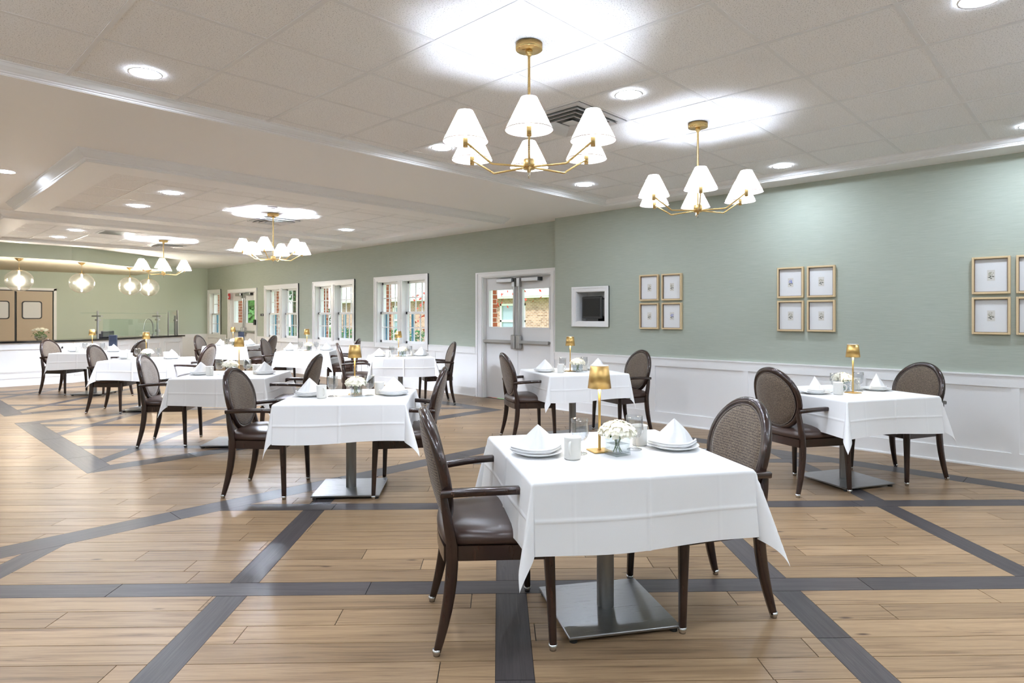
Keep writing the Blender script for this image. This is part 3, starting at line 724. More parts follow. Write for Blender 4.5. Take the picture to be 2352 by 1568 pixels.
def make_goblet():
    fl = lambda a, k: 1+(.035*math.cos(12*a) if 12 <= k <= 16 else 0)
    return MB().lathe([(.001, .003), (.012, .006), (.034, .003), (.035, 0), (.034, .002), (.014, .010), (.007, .018), (.0085, .028), (.0065, .040), (.009, .050), (.016, .056), (.026, .062), (.035, .076), (.039, .092), (.0395, .108), (.038, .124), (.0375, .138), (.0385, .156), (.0375, .156), (.036, .138), (.0365, .10), (.031, .074), (.018, .062), (.001, .059)], 36, flute=fl).mesh('bowl')
def make_vase():
    r = empty('flower_vase'); s = .041
    g = MB(); t = .004
    for a, b in (((-s, -s, 0), (s, s, .010)), ((-s, -s, .010), (-s+t, s, .086)), ((s-t, -s, .010), (s, s, .086)), ((-s+t, -s, .010), (s-t, -s+t, .086)), ((-s+t, s-t, .010), (s-t, s, .086))): g.box(a, b)
    g.build('glass', 'vase_glass', r)
    MB().box((-s+t, -s+t, .010), (s-t, s-t, .050)).build('water', 'vase_glass', r)
    st = MB(); q = random.Random(5)
    for k in range(7):
        a = 2*PI*k/7; st.tube([(.020*math.cos(a+2), .020*math.sin(a+2), .012), (.010*math.cos(a), .010*math.sin(a), .06), (.026*math.cos(a), .026*math.sin(a), .10)], .0022, 5)
    st.build('stem', 'stem_green', r)
    lv = MB()
    for k in range(8):
        a = 2*PI*k/8+.3; c, s_ = math.cos(a), math.sin(a); b = (.030*c, .030*s_, .088); n = (-s_, c, 0)
        e = (.062*c, .062*s_, .082); mid = (.047*c, .047*s_, .097)
        lv.add([b, tuple(mid[i]+n[i]*.014 for i in range(3)), e, tuple(mid[i]-n[i]*.014 for i in range(3))], [(0, 1, 2, 3)])
    lv.build('leaves', 'leaf', r)
    bl = MB()
    for ring, (z, rad, cnt, tiltp) in enumerate(((.094, .062, 15, 1.25), (.106, .068, 16, 1.0), (.118, .060, 14, .75), (.130, .046, 11, .5), (.138, .028, 8, .3), (.143, .010, 4, .1))):
        for k in range(cnt):
            a = 2*PI*(k+.5*(ring % 2))/cnt+q.uniform(-.1, .1); nrm = Vector((math.cos(a)*math.sin(tiltp), math.sin(a)*math.sin(tiltp), math.cos(tiltp)+.05)).normalized()
            c = Vector((rad*math.cos(a), rad*math.sin(a), z+q.uniform(-.003, .003))); t1 = nrm.orthogonal().normalized(); t2 = nrm.cross(t1); rot = q.uniform(0, 1.5)
            for pz in range(4):
                b = rot+pz*PI/2; d1 = t1*math.cos(b)+t2*math.sin(b); d2 = nrm.cross(d1); w = .0155
                bl.add([c+nrm*.002, c+d1*w*.6+d2*w*.55+nrm*.006, c+d1*w*1.15+nrm*.002, c+d1*w*.6-d2*w*.55+nrm*.006], [(0, 1, 2, 3)], True)
    core = []
    bl.lathe([(.001, .084), (.040, .088), (.058, .100), (.060, .112), (.048, .126), (.026, .137), (.001, .141)], 20)
    o_ = bl.build('bloom', 'petal', r); o_.scale = (1.12, 1.12, 1.06); o_.location = (0, 0, -.006)
    return r
def make_lamp():
    r = empty('table_lamp')
    MB().bbox((-.046, -.046, 0), (.046, .046, .006), .002).build('base', 'gold_lamp', r)
    MB().lathe([(.001, .006), (.0075, .006), (.0075, .010), (.0062, .014), (.0058, .20), (.0068, .31), (.001, .31)], 14).build('pole', 'gold_lamp', r)
    MB().lathe([(.052, .288), (.0535, .288), (.0415, .388), (.040, .388), (.0515, .290)], 36).build('shade', 'gold_lamp', r)
    MB().lathe([(.001, .389), (.041, .389), (.041, .392), (.001, .3925)], 32).build('top_disc', 'mug_china', r)
    MB().disc((0, 0, .304), .034, 24, False).build('led', 'table_led', r)
    return r
# ------------------------------------------------------------------ set the tables
INNER = {'T7': 'the table nearest the service counter', 'T6': 'the second table from the service counter', 'T5': 'the third table from the service counter',
         'T2': 'the fourth table from the service counter', 'T1': 'the fifth table from the service counter',
         'T8': 'the table before the far exit doors', 'T9': 'the table between the windows and inner row', 'T10': 'the table by the window nearest the monitor',
         'T4': 'the table below the recessed monitor', 'T3': 'the table below the framed prints'}
TAB = {'T1': (2.364, 1.675, -33.98), 'T2': (2.642, 4.264, -42), 'T3': (5.581, 1.579, -27.78), 'T4': (5.548, 4.378, -27.9), 'T5': (2.754, 6.741, -41.9), 'T6': (2.904, 10.097, -41.2),
       'T7': (2.83, 12.80, -44), 'T8': (5.566, 13.58, -47), 'T9': (5.655, 10.549, -42.2), 'T10': (5.802, 7.96, -29.8)}
CH = {'T1': ((1.923, 1.994, -36.8), (2.777, 1.427, 146.6)), 'T2': ((2.208, 4.772, -46), (2.99, 3.989, 137)), 'T3': ((5.16, 1.801, -26.8), (6.126, 1.309, 150.5)),
      'T4': ((5.12, 4.68, -31), (6.18, 4.13, 158)), 'T5': ((2.301, 7.276, -35), (3.20, 6.31, 135)), 'T6': ((2.51, 10.306, -40), (3.375, 9.72, 135)),
      'T7': ((2.475, 13.324, -45.6), (3.22, 12.40, 137)), 'T8': ((5.22, 14.0, -46), (5.90, 13.02, 133)), 'T9': ((5.30, 11.02, -43), (6.08, 10.06, 138)), 'T10': ((5.22, 8.28, -30), (6.25, 7.62, 151))}
chair0, table0, vase0, lamp0 = make_chair(), make_table(), make_vase(), make_lamp()
clothes = [cloth_mesh(s) for s in (11, 23, 37, 41)]
plate_me, napkin_me, hem_me, goblet_me = make_plate(), make_napkin(), napkin_hem(), make_goblet()
mug_me, mugh_me = make_mug()
for me_, mt in ((plate_me, 'china'), (napkin_me, 'napkin_linen'), (hem_me, 'napkin_linen'), (goblet_me, 'goblet_glass'), (mug_me, 'mug_china'), (mugh_me, 'mug_china')): me_.materials.append(MATS[mt])
first = True
def put(o, x, y, z, rz): o.location = (x, y, z); o.rotation_euler = (0, 0, rz); return o
for ti, (T, (tx, ty, ta)) in enumerate(TAB.items()):
    nm = INNER[T]; a = R(ta); q = random.Random(ti+50)
    tb = table0 if first else copy_tree(table0); put(tb, tx, ty, 0, a); tag(tb, f'square pedestal of {nm}', 'table', 'square pedestal tables')
    co = obj('tablecloth', clothes[ti % 4], 'linen'); put(co, tx, ty, 0, a+(ti//4)*PI/2); tag(co, f'white cloth on {nm}', 'tablecloth', 'white tablecloths')
    for k, (x, y, r_) in enumerate(CH[T]):
        c = chair0 if (first and k == 0) else copy_tree(chair0); put(c, x, y, 0, R(r_))
        tag(c, f'oval-back armchair at {nm}, '+('counter side' if k == 0 else 'side away from counter'), 'chair', 'oval-back dining armchairs')
    def L(x, y): return tx+x*math.cos(a)-y*math.sin(a), ty+x*math.sin(a)+y*math.cos(a)
    z = .7355
    lx, ly = {'T2': (.01, .10), 'T3': (-.01, -.09), 'T5': (.02, .10)}.get(T, (-.03, -.005)); vx, vy = {'T2': (.04, -.02), 'T3': (.03, .05), 'T5': (-.03, -.02)}.get(T, (.025, -.085))
    lp = lamp0 if first else copy_tree(lamp0); put(lp, *L(lx, ly), z, a+.1); tag(lp, f'small brushed gold lamp on {nm}', 'lamp', 'gold table lamps')
    vs = vase0 if first else copy_tree(vase0); put(vs, *L(vx, vy), z, a+.35); tag(vs, f'glass cube of white flowers on {nm}', 'vase', 'flower cubes')
    for k, s in enumerate((-1, 1)):
        sd = 'counter side' if k == 0 else 'side away from counter'
        px, py = s*(.322+q.uniform(-.01, .01)), q.uniform(-.02, .03)
        p = obj('dinner_plate', plate_me, None); put(p, *L(px, py), z, 0); tag(p, f'white plate on {nm}, {sd}', 'plate', 'white dinner plates')
        n_ = obj('folded_napkin', napkin_me, None); put(n_, *L(px, py-.005), z+.0165, a+(q.uniform(-.25, .1) if T != 'T3' else .5)); obj('hem', hem_me, None, n_)
        n_.scale = (1, 1, q.uniform(.92, 1.02)); tag(n_, f'peaked white napkin on {nm}, {sd}', 'napkin', 'folded napkins')
        mx, my = (-.197, -.125) if k == 0 else (.205, .085)
        m_ = obj('coffee_mug', mug_me, None); put(m_, *L(mx, my), z, a+(-.9 if k == 0 else 2.2)+(-1.2 if T in ('T1',) and k == 0 else 0)); obj('handle', mugh_me, None, m_); tag(m_, f'white mug on {nm}, {sd}', 'mug', 'white mugs')
        gx, gy = (-.135, -.035) if k == 0 else (.140, -.005)
        g_ = obj('water_goblet', goblet_me, None); put(g_, *L(gx, gy), z, q.random()); tag(g_, f'clear goblet on {nm}, {sd}', 'glass', 'water goblets')
    first = False
def menu_box(T, lx, ly, rz):
    tx, ty, ta = TAB[T]; a = R(ta); e = empty('menu_box', (tx+lx*math.cos(a)-ly*math.sin(a), ty+lx*math.sin(a)+ly*math.cos(a), .7355), rz)
    MB().bbox((-.055, -.075, 0), (.055, .075, .285), .003).build('case', 'navy', e); MB().box((-.06, -.074, .002), (-.055, .074, .283)).build('front_sheet', 'slate', e)
    MB().box((-.0615, -.02, .16), (-.06, .02, .21)).build('mark', 'mat_board', e); return tag(e, f'upright navy menu box on {INNER[T]}', 'menu holder', 'navy menu boxes')
menu_box('T7', .22, .18, R(-20)); menu_box('T8', .05, .22, R(-30))
# ================================================================== lights on the ceiling
def make_chandelier(drop, bulb, bz=0):
    """origin at the ceiling plane"""
    r = empty('chandelier')
    MB().lathe([(.001, -.036), (.070, -.036), (.0735, -.033), (.0735, -.001), (.001, -.001)], 40).build('canopy', 'brass', r)
    MB().lathe([(.001, -.066), (.013, -.066), (.013, -.058), (.020, -.056), (.020, -.040), (.013, -.036), (.001, -.036)], 20).build('collar', 'brass', r)
    MB().cyl((0, 0, 0), .0075, -drop+.02, -.06, 14).build('rod', 'brass', r)
    zb = -drop
    MB().lathe([(.001, zb-.014), (.011, zb-.014), (.011, zb-.002), (.032, zb), (.032, zb+.052), (.028, zb+.056), (.001, zb+.056)], 28).build('hub', 'brass', r)
    MB().lathe([(.001, zb-.045), (.0025, zb-.045), (.0035, zb-.014), (.001, zb-.014)], 8).build('finial', 'nickel', r)
    for k in range(6):
        a = k*PI/3; c, s = math.cos(a), math.sin(a); P = lambda d, z: (d*c, d*s, zb+z)
        arm = MB().tube([P(.028, .012), P(.225, .004), P(.236, .007), P(.245, .014), P(.372, .093)], .0058, 8).build('arm', 'brass', r)
        MB().lathe([(.001, zb+.072), (.012, zb+.072), (.012, zb+.118), (.009, zb+.122), (.001, zb+.122)], 14, (.383*c, .383*s, 0)).build('socket', 'brass', arm)
        sh = MB().lathe([(.118, zb+.100), (.0395, zb+.260)], 40, (.383*c, .383*s, 0)).build('shade', 'shade_fabric', r)
        MB().lathe([(.1185, zb+.099), (.1195, zb+.099), (.1185, zb+.103), (.1175, zb+.103)], 40, (.383*c, .383*s, 0), close=True).build('rim', 'frame_worn', sh)
        MB().lathe([(.001, zb+.122), (.007, zb+.124), (.007, zb+bz+.175), (.018, zb+bz+.198), (.016, zb+bz+.218), (.001, zb+bz+.232)], 14, (.383*c, .383*s, 0)).build('bulb', bulb, sh)
    return r
ch_a = make_chandelier(.690, 'shade_bulb', -.012); ch_b = make_chandelier(.625, 'shade_bulb_far', -.04); ch_c = make_chandelier(.690, 'fill_bulb_behind', .04); ch_d = make_chandelier(.690, 'fill_bulb_left', .04)  # the behind and left ones are added fill, bulbs raised towards the ceiling
def face(x, y, off): return math.atan2(-y, -x)-R(off)
for o, x, y, z, off, lab in ((ch_a, 2.552, 2.317, ZT, 0, 'six-shade brass chandelier above the fifth table from the service counter'),
                             (None, 4.508, 2.322, ZT, -3, 'six-shade brass chandelier hanging before the framed prints'),
                             (ch_b, 3.84, 8.12, ZP, 16, 'six-shade brass chandelier below the smoke detector'),
                             (ch_c, 4.508, -1.2, ZT, 0, 'added unseen six-shade fill chandelier behind the viewpoint near the prints'), (None, 2.552, -1.2, ZT, 0, 'added unseen six-shade fill chandelier behind the viewpoint in mid room'), (None, -.9, -1.2, ZT, 0, 'added unseen six-shade fill chandelier behind the viewpoint near the left wall'),  # chandeliers added out of view to carry the ambient light
                             (ch_d, -1.5, 1.6, ZT, 0, 'added unseen six-shade fill chandelier by the left wall nearest the front wall'), (None, -1.5, 3.7, ZT, 0, 'added unseen six-shade fill chandelier by the left wall at the tray edge'),  # left-hand chandeliers, unseen, added as ambient fill
                             (None, -1.5, 8.2, ZS, 0, 'added unseen six-shade fill chandelier in the left aisle mid way'), (None, -1.5, 12.4, ZS, 0, 'added unseen six-shade fill chandelier in the left aisle near the service counter'),  # aisle chandeliers out of view, added to brighten the room
                             (None, 3.81, 12.40, ZP, 3, 'six-shade brass chandelier next to the glass globe pendants')):
    o = o or copy_tree(ch_d if x < -1 else (ch_a if y > 0 else ch_c) if z == ZT else ch_b); o.location = (x, y, z); o.rotation_euler = (0, 0, face(x, y, off)); tag(o, lab, 'chandelier', 'brass chandeliers')
can_rim = MB().lathe([(.082, 0), (.082, -.003), (.094, -.006), (.096, 0), (.082, 0)], 32).mesh('trim_ring'); can_rim.materials.append(MATS['white_semi'])
can_len = MB().disc((0, 0, -.002), .084, 32, False).mesh('lens'); can_len.materials.append(MATS['can_lens']); can_lef = can_len.copy(); can_lef.materials[0] = MATS['can_lens_far']
GEN = 'added unseen round white recessed downlight to brighten the room'  # for the downlights added out of view to carry the room light
CANS = [(1.22, 4.303, ZT, 'round downlight by the tray crown moulding, far from the wall of prints'), (3.60, 2.36, ZT, 'round downlight beside the louvred diffuser between the two tray chandeliers'),
        (3.585, 4.305, ZT, 'round downlight at the tray crown just behind the larger-looking chandelier shades'), (6.367, 2.372, ZT, 'round downlight by the wall crown above the middle set of prints'),
        (5.714, 4.333, ZT, 'round downlight in the tray corner above the recessed monitor'), (3.66, .445, ZT, 'round downlight in the tray above the prints farthest from the monitor'),
        (1.22, 2.36, ZT, GEN), (1.22, .445, ZT, GEN), (6.367, .445, ZT, GEN), (-1.3, 4.303, ZT, GEN), (-1.3, 2.36, ZT, GEN), (-1.3, .445, ZT, GEN), (3.66, -1.4, ZT, GEN), (1.22, -1.4, ZT, GEN), (6.367, -1.4, ZT, GEN),
        (2.414, 7.595, ZP, 'round downlight of the first dropped panel, the one nearer the tray'), (2.406, 8.78, ZP, 'round downlight of the first dropped panel, the one nearer the counter'),
        (2.394, 11.97, ZP, 'round downlight of the second dropped panel beside the return grille'), (2.39, 13.20, ZP, 'round downlight of the second dropped panel nearest the green soffit'),
        (5.38, 8.81, ZP, 'round downlight on the window side of the first dropped panel'), (5.37, 13.17, ZP, 'round downlight on the window side of the second dropped panel'),
        (.99, 7.89, ZS, 'round downlight in the flat soffit beside the dropped panel moulding'), (-1.4, 7.89, ZS, GEN), (.2, 12.2, ZS, GEN), (-1.6, 12.2, ZS, GEN)]
for x, y, z, lb in CANS:
    e = empty('downlight', (x, y, z-.0005)); obj('trim_ring', can_rim, None, e); obj('lens', can_len if z == ZT else can_lef, None, e); tag(e, lb, 'ceiling light', 'recessed downlights')
# ------------------------------------------------------------------ air diffusers
def diffuser(x, y, z, s, lab):
    e = empty('air_diffuser', (x, y, z)); h = s/2
    MB().box((-h, -h, .003), (h, h, .010)).build('back_pan', 'vent_dark', e)
    MB().loopprof((-h, -h, h, h), [(0, .003), (0, -.004), (-.045, -.005), (-.05, .003)]).build('flange', 'vent_white', e)
    for k in range(3):
        q = h-.075-k*.062; MB().loopprof((-q, -q, q, q), [(0, -.002), (.022, -.024), (.026, -.022), (.004, .002)]).build('louvre', 'vent_white', e)
    MB().box((-.05, -.05, -.020), (.05, .05, -.016)).build('centre_plate', 'vent_white', e)
    tag(e, lab, 'air vent', 'ceiling air diffusers'); return e
diffuser(V1[0], V1[1], ZT-.001, .60, 'square louvred air diffuser close to the two nearby chandeliers by the prints')
diffuser(V2[0], V2[1], ZP-.001, .54, 'square louvred air diffuser behind the smoke detector chandelier')
diffuser(V4[0], V4[1], ZP-.001, .54, 'square louvred air diffuser nearest the globe pendants')
e = empty('return_grille', (V3[0], V3[1], ZP-.001)); MB().box((-.27, -.27, .003), (.27, .27, .010)).build('back_pan', 'vent_dark', e)
MB().loopprof((-.27, -.27, .27, .27), [(0, .003), (0, -.006), (-.03, -.007), (-.034, .003)]).build('flange', 'vent_white', e)
bar = MB().box((-.24, -.004, -.005), (.24, .004, .003)).mesh('bar')
for k in range(15): o = obj('bar', bar, 'alu', e); o.location = (0, -.21+k*.03, 0)
tag(e, 'flat barred return air grille between downlights', 'air vent')
e = empty('smoke_detector', (3.61, 7.66, ZP)); MB().lathe([(.001, -.030), (.030, -.030), (.036, -.022), (.036, -.014), (.058, -.012), (.062, -.004), (.062, 0), (.001, 0)], 28).build('body', 'white_semi', e)
MB().lathe([(.0365, -.019), (.0375, -.0175), (.0365, -.016)], 28).build('slot', 'vent_dark', e); tag(e, 'white round smoke detector on ceiling tile', 'smoke detector')
# ================================================================== on the right wall
def flower_print(parent, kind, q):
    col = ['ink_cream', 'ink_blue', 'ink_cream'][kind]
    m = MB()
    for k in range(16):
        a = q.uniform(0, 6.28); d = .013*math.sqrt(q.random()); y, z = d*math.cos(a), .008+d*math.sin(a)
        m.add([(-.0004, y-.004, z), (-.0004, y, z-.004), (-.0004, y+.004, z), (-.0004, y, z+.004)], [(0, 1, 2, 3)])
    m.build('printed_bloom', col, parent)
    m = MB()
    for y, z, w in ((-.010, -.012, .010), (.009, -.016, .011), (.0, -.022, .007), (.003, -.009, .006)):
        m.add([(-.0006, y-w, z+.001), (-.0006, y, z-.004), (-.0006, y+w, z+.003), (-.0006, y, z+.004)], [(0, 1, 2, 3)])
    m.build('printed_leaf', 'ink_green', parent)
def picture(yc, zc, kind, lab, seed):
    w, h = .277, .333; e = empty('framed_print', (XN-.001, yc, zc)); q = random.Random(seed); b = .018
    f = MB(); d = .038
    for a, c in (((-d, -w/2, -h/2), (0, -w/2+b, h/2)), ((-d, w/2-b, -h/2), (0, w/2, h/2)), ((-d, -w/2+b, -h/2), (0, w/2-b, -h/2+b)), ((-d, -w/2+b, h/2-b), (0, w/2-b, h/2))): f.bbox(a, c, .0025)
    f.build('frame', 'frame_wood', e)
    i = MB()
    for a, c in (((-d+.004, -w/2+b, -h/2+b), (-.012, -w/2+b+.004, h/2-b)), ((-d+.004, w/2-b-.004, -h/2+b), (-.012, w/2-b, h/2-b)), ((-d+.004, -w/2+b, -h/2+b), (-.012, w/2-b, -h/2+b+.004)), ((-d+.004, -w/2+b, h/2-b-.004), (-.012, w/2-b, h/2-b))): i.box(a, c)
    i.build('inner_lip', 'frame_worn', e)
    MB().box((-.014, -w/2+b, -h/2+b), (-.008, w/2-b, h/2-b)).build('mat_board', 'mat_board', e)
    pr = MB().box((-.0152, -.028, -.048), (-.014, .028, .048)).build('print', 'print_paper', e)
    hold = pr; m_off = -.0155
    for nm_, mt in (('printed_bloom', ['ink_cream', 'ink_blue'][kind]), ('printed_leaf', 'ink_green')):
        m = MB()
        if nm_ == 'printed_bloom':
            for k in range(22):
                a = q.uniform(0, 6.28); dd = .021*math.sqrt(q.random()); y, z = dd*math.cos(a), .010+dd*math.sin(a)
                m.add([(m_off-.0002-k*1e-5, y-.0045, z), (m_off-.0002-k*1e-5, y, z-.0045), (m_off-.0002-k*1e-5, y+.0045, z), (m_off-.0002-k*1e-5, y, z+.0045)], [(0, 1, 2, 3)])
        else:
            for y, z, w_ in ((-.014, -.012, .013), (.012, -.018, .014), (.0, -.028, .010), (.004, -.009, .009)):
                m.add([(m_off-.0006, y-w_, z+.001), (m_off-.0006, y, z-.0045), (m_off-.0006, y+w_, z+.003), (m_off-.0006, y, z+.0045)], [(0, 1, 2, 3)])
        m.build(nm_, mt, hold)
    tag(e, lab, 'picture', 'small botanical prints')
for gi, (ya, yb, who) in enumerate(((4.280, 3.958, 'set nearest the monitor'), (2.522, 2.209, 'middle set'), (.781, .466, 'set farthest from the monitor'))):
    for r_, z in enumerate((1.718, 1.356)):
        for c_, y in enumerate((ya, yb)):
            blue = (gi == 0 and r_ == 1 and c_ == 1) or (gi == 1 and r_ == 0 and c_ == 0)
            picture(y, z, 1 if blue else 0, f'framed {"blue" if blue else "pale"} flower print, {("upper", "lower")[r_]} {("monitor-side", "far-side")[c_]} frame of the {who}', gi*10+r_*2+c_)
n = empty('recessed_niche', (XN, (NICHE[0]+NICHE[1])/2, (NICHE[2]+NICHE[3])/2)); hw, hh = (NICHE[1]-NICHE[0])/2, (NICHE[3]-NICHE[2])/2
f = MB()
for o, t, wd in ((0, .020, .068), (.045, .030, .068)):
    f.box((-t, -hw-wd, -hh-wd), (-.001, -hw-o, hh+wd)); f.box((-t, hw+o, -hh-wd), (-.001, hw+wd, hh+wd)); f.box((-t, -hw-o, hh+o), (-.001, hw+o, hh+wd)); f.box((-t, -hw-o, -hh-wd), (-.001, hw+o, -hh-o))
f.build('casing', 'white_semi', n)
MB().box((0, -hw, -hh), (.25, -hw+.008, hh)).box((0, hw-.008, -hh), (.25, hw, hh)).box((0, -hw, -hh), (.25, hw, -hh+.008)).box((0, -hw, hh-.008), (.25, hw, hh)).box((.24, -hw, -hh), (.25, hw, hh)).build('lining', 'white_paint', n)
tag(n, 'white cased niche set into the green wall', 'niche')
mo = empty('monitor', (XN+.06, 5.215, NICHE[2]+.0085), R(-6))
MB().bbox((-.05, -.185, .035), (.0, .185, .345), .014).build('bezel', 'monitor_black', mo); MB().bbox((0, -.15, .05), (.15, .15, .32), .03).build('shell', 'monitor_black', mo)
MB().box((-.0525, -.155, .065), (-.05, .155, .318)).build('screen', 'monitor_glass', mo); MB().box((-.03, -.11, 0), (.12, .11, .05)).build('stand', 'monitor_black', mo)
MB().bbox((-.035, -.235, .07), (.02, -.188, .30), .006).build('speaker', 'monitor_black', mo)
tag(mo, 'small dark boxy monitor standing in the wall niche', 'monitor')
# far wall fittings
e = empty('fire_alarm', (XF-.037, 17.86, 1.915)); MB().bbox((-.03, -.06, -.085), (0, .06, .085), .012).build('body', 'alarm_red', e); MB().bbox((-.05, -.03, -.05), (-.03, .03, .01), .008).build('strobe', 'mat_board', e); tag(e, 'red fire alarm strobe by the far exit doors', 'fire alarm')
e = empty('room_sign', (XF-.001, 15.86, 1.393)); MB().box((-.012, -.12, -.03), (0, .12, .03)).build('plate', 'black_rubber', e); MB().box((-.014, -.02, -.01), (-.012, .02, .01)).build('mark', 'mat_board', e); tag(e, 'small black sign plate beside the far exit doors', 'sign')
e = empty('card_reader', (XF-.037, 16.22, 1.20)); MB().bbox((-.035, -.05, -.07), (0, .05, .07), .006).build('body', 'black_rubber', e); MB().box((-.037, -.03, .03), (-.035, .03, .05)).build('window', 'monitor_glass', e); tag(e, 'black card reader on the far door casing', 'card reader')
# ================================================================== service counter
XC = X0+.02
CT = [(X0, 15.33), (3.03, 15.33), (5.77, 17.32)]
CD = (.809, .588); CN = (-.588, .809)
ctr = empty('service_counter', (3.03, 15.33, 0)); OX, OY = 3.03, 15.33
def lp(x, y): return (x-OX, y-OY)
body = [(XC, 15.33), (3.03, 15.33), (5.77, 17.32), (5.77-.588*.6, 17.32+.809*.6), (2.83, 15.93), (XC, 15.93)]
MB().prism([lp(*p) for p in body], .0, .835).build('body', 'white_paint', ctr)
top = [(XC, 15.29), (3.04, 15.29), (5.83, 17.31), (5.83-.588*.70, 17.31+.809*.70), (2.82, 15.97), (XC, 15.97)]
MB().prism([lp(*p) for p in top], .836, .874).build('counter_top', 'black_stone', ctr)
def on_front(seg, s0, s1, z0, z1, t, mb):      # box proud of the counter front
    if seg == 0: p = (3.03-s0, 15.33); d = (-1, 0); nn = (0, -1)
    else: p = (3.03+CD[0]*s0, 15.33+CD[1]*s0); d = CD; nn = (.588, -.809)
    L_ = s1-s0; q = [p, (p[0]+d[0]*L_, p[1]+d[1]*L_)]; q += [(q[1][0]+nn[0]*t, q[1][1]+nn[1]*t), (q[0][0]+nn[0]*t, q[0][1]+nn[1]*t)]
    if seg == 0: q = q[::-1]
    mb.prism([lp(*k) for k in q], z0, z1); return mb
for seg, edges in ((0, ((.18, 1.5), (1.75, 3.1), (3.35, 4.7))), (1, ((.15, 1.55), (1.75, 2.55), (2.7, 3.3)))):
    m = MB(); on_front(seg, 0, 6.19 if seg == 0 else 3.38, 0, .15, .018, m); on_front(seg, 0, 6.19 if seg == 0 else 3.38, .15, .185, .03, m); m.build('plinth', 'white_paint', ctr)
    for a, b in edges:
        m = MB()
        for t, i in ((.012, 0), (.022, .018)):
            w = .03-i*.8
            on_front(seg, a+i, b-i, .74-i-w, .74-i, t, m); on_front(seg, a+i, b-i, .255+i, .255+i+w, t, m); on_front(seg, a+i, a+i+w, .255+i, .74-i, t, m); on_front(seg, b-i-w, b-i, .255+i, .74-i, t, m)
        m.build('panel_moulding', 'white_paint', ctr)
tag(ctr, 'white panelled service counter with a black stone top', 'counter')
def C1(s, n=0): return (OX+CD[0]*s+CN[0]*n, OY+CD[1]*s+CN[1]*n)
AZ = math.atan2(CD[1], CD[0])
g = empty('sneeze_guard', (*C1(.76, .12), .8745), AZ)
for s in (0, 1.86):
    MB().cyl((s, 0, 0), .022, 0, .60, 14).build('post', 'alu', g)
    MB().box((s-.03, -.10, .47), (s+.03, .12, .50)).box((s-.02, -.02, .38), (s+.07, .05, .42)).box((s-.02, -.02, .10), (s+.07, .05, .16)).build('clamp', 'alu', g)
MB().box((-.26, -.16, .545), (1.98, .18, .557)).build('shelf_glass', 'guard_glass', g)
MB().box((.10, -.045, .03), (1.84, -.037, .42)).build('front_glass', 'guard_glass', g)
tag(g, 'glass sneeze guard on steel posts over the service counter', 'sneeze guard')
g = empty('end_screen', (*C1(2.98, .10), .8745), AZ)
MB().box((.0, .0, .02), (.36, .008, .62)).build('glass', 'guard_glass', g); MB().box((.34, -.012, .0), (.365, .02, .64)).box((.0, -.006, .0), (.02, .014, .58)).build('post', 'alu', g)
MB().box((.26, -.02, .0), (.28, .03, .50)).box((.25, -.03, .36), (.30, .04, .40)).build('clamp', 'alu', g); tag(g, 'upright glass screen at the end of the service counter', 'glass screen')
e = empty('goose_neck_tap', (*C1(2.70, .30), .8745), AZ); MB().tube([(0, 0, 0), (0, 0, .22)]+[(-.16+.16*math.cos(a), 0, .22+.20*math.sin(a)) for a in [PI*k/8 for k in range(1, 9)]]+[(-.33, 0, .12)], .014, 8).build('spout', 'alu', e)
MB().cyl((0, 0, 0), .03, 0, .05, 12).build('base', 'alu', e); MB().tube([(.02, 0, .04), (.09, 0, .08)], .008, 6).build('lever', 'alu', e); tag(e, 'curved steel tap behind the glass sneeze guard', 'tap')
e = empty('napkin_dispenser', (*C1(1.36, .45), .8745), AZ); MB().bbox((-.19, -.06, 0), (.19, .06, .15), .01).build('body', 'slate', e); MB().box((-.15, -.0625, .04), (.15, -.06, .11)).build('panel', 'vent_dark', e); tag(e, 'long grey box on the counter behind the sneeze guard', 'box')
# bouquet on the counter
b = empty('flower_bowl', (2.53, 15.62, .8745)); MB().lathe([(.001, 0), (.06, 0), (.10, .04), (.105, .075), (.09, .10), (.086, .10), (.10, .072), (.06, .008), (.001, .006)], 24).build('bowl', 'vase_glass', b)
q = random.Random(9)
lv = MB()
for k in range(60):
    a = q.uniform(0, 6.28); d = q.uniform(.03, .14); z = q.uniform(.06, .17); c = Vector((d*math.cos(a), d*math.sin(a), z)); t1 = Vector((q.uniform(-1, 1), q.uniform(-1, 1), q.uniform(-.5, 1))).normalized(); t2 = t1.orthogonal().normalized()
    lv.add([c, c+t1*.025+t2*.012, c+t1*.055, c+t1*.025-t2*.012], [(0, 1, 2, 3)])
lv.build('leaves', 'leaf', b)
for k in range(11):
    a = k*2.4; d = .13*math.sqrt((k+.5)/11); z = .23-.9*d*d*3; m = MB()
    for w_, zz in ((.036, 0), (.028, .010), (.018, .018)):
        for p in range(7):
            an = p*2*PI/7+w_*40; m.add([(0, 0, zz), (w_*math.cos(an-.35), w_*math.sin(an-.35), zz+.006), (w_*1.25*math.cos(an), w_*1.25*math.sin(an), zz+.012), (w_*math.cos(an+.35), w_*math.sin(an+.35), zz+.006)], [(0, 1, 2, 3)], True)
    m.lathe([(.001, -.012), (.030, -.004), (.026, .012), (.001, .020)], 10); o = m.build('bloom', 'petal', b); o.location = (d*math.cos(a), d*math.sin(a), z)
tag(b, 'glass bowl of white roses on the service counter', 'flowers')
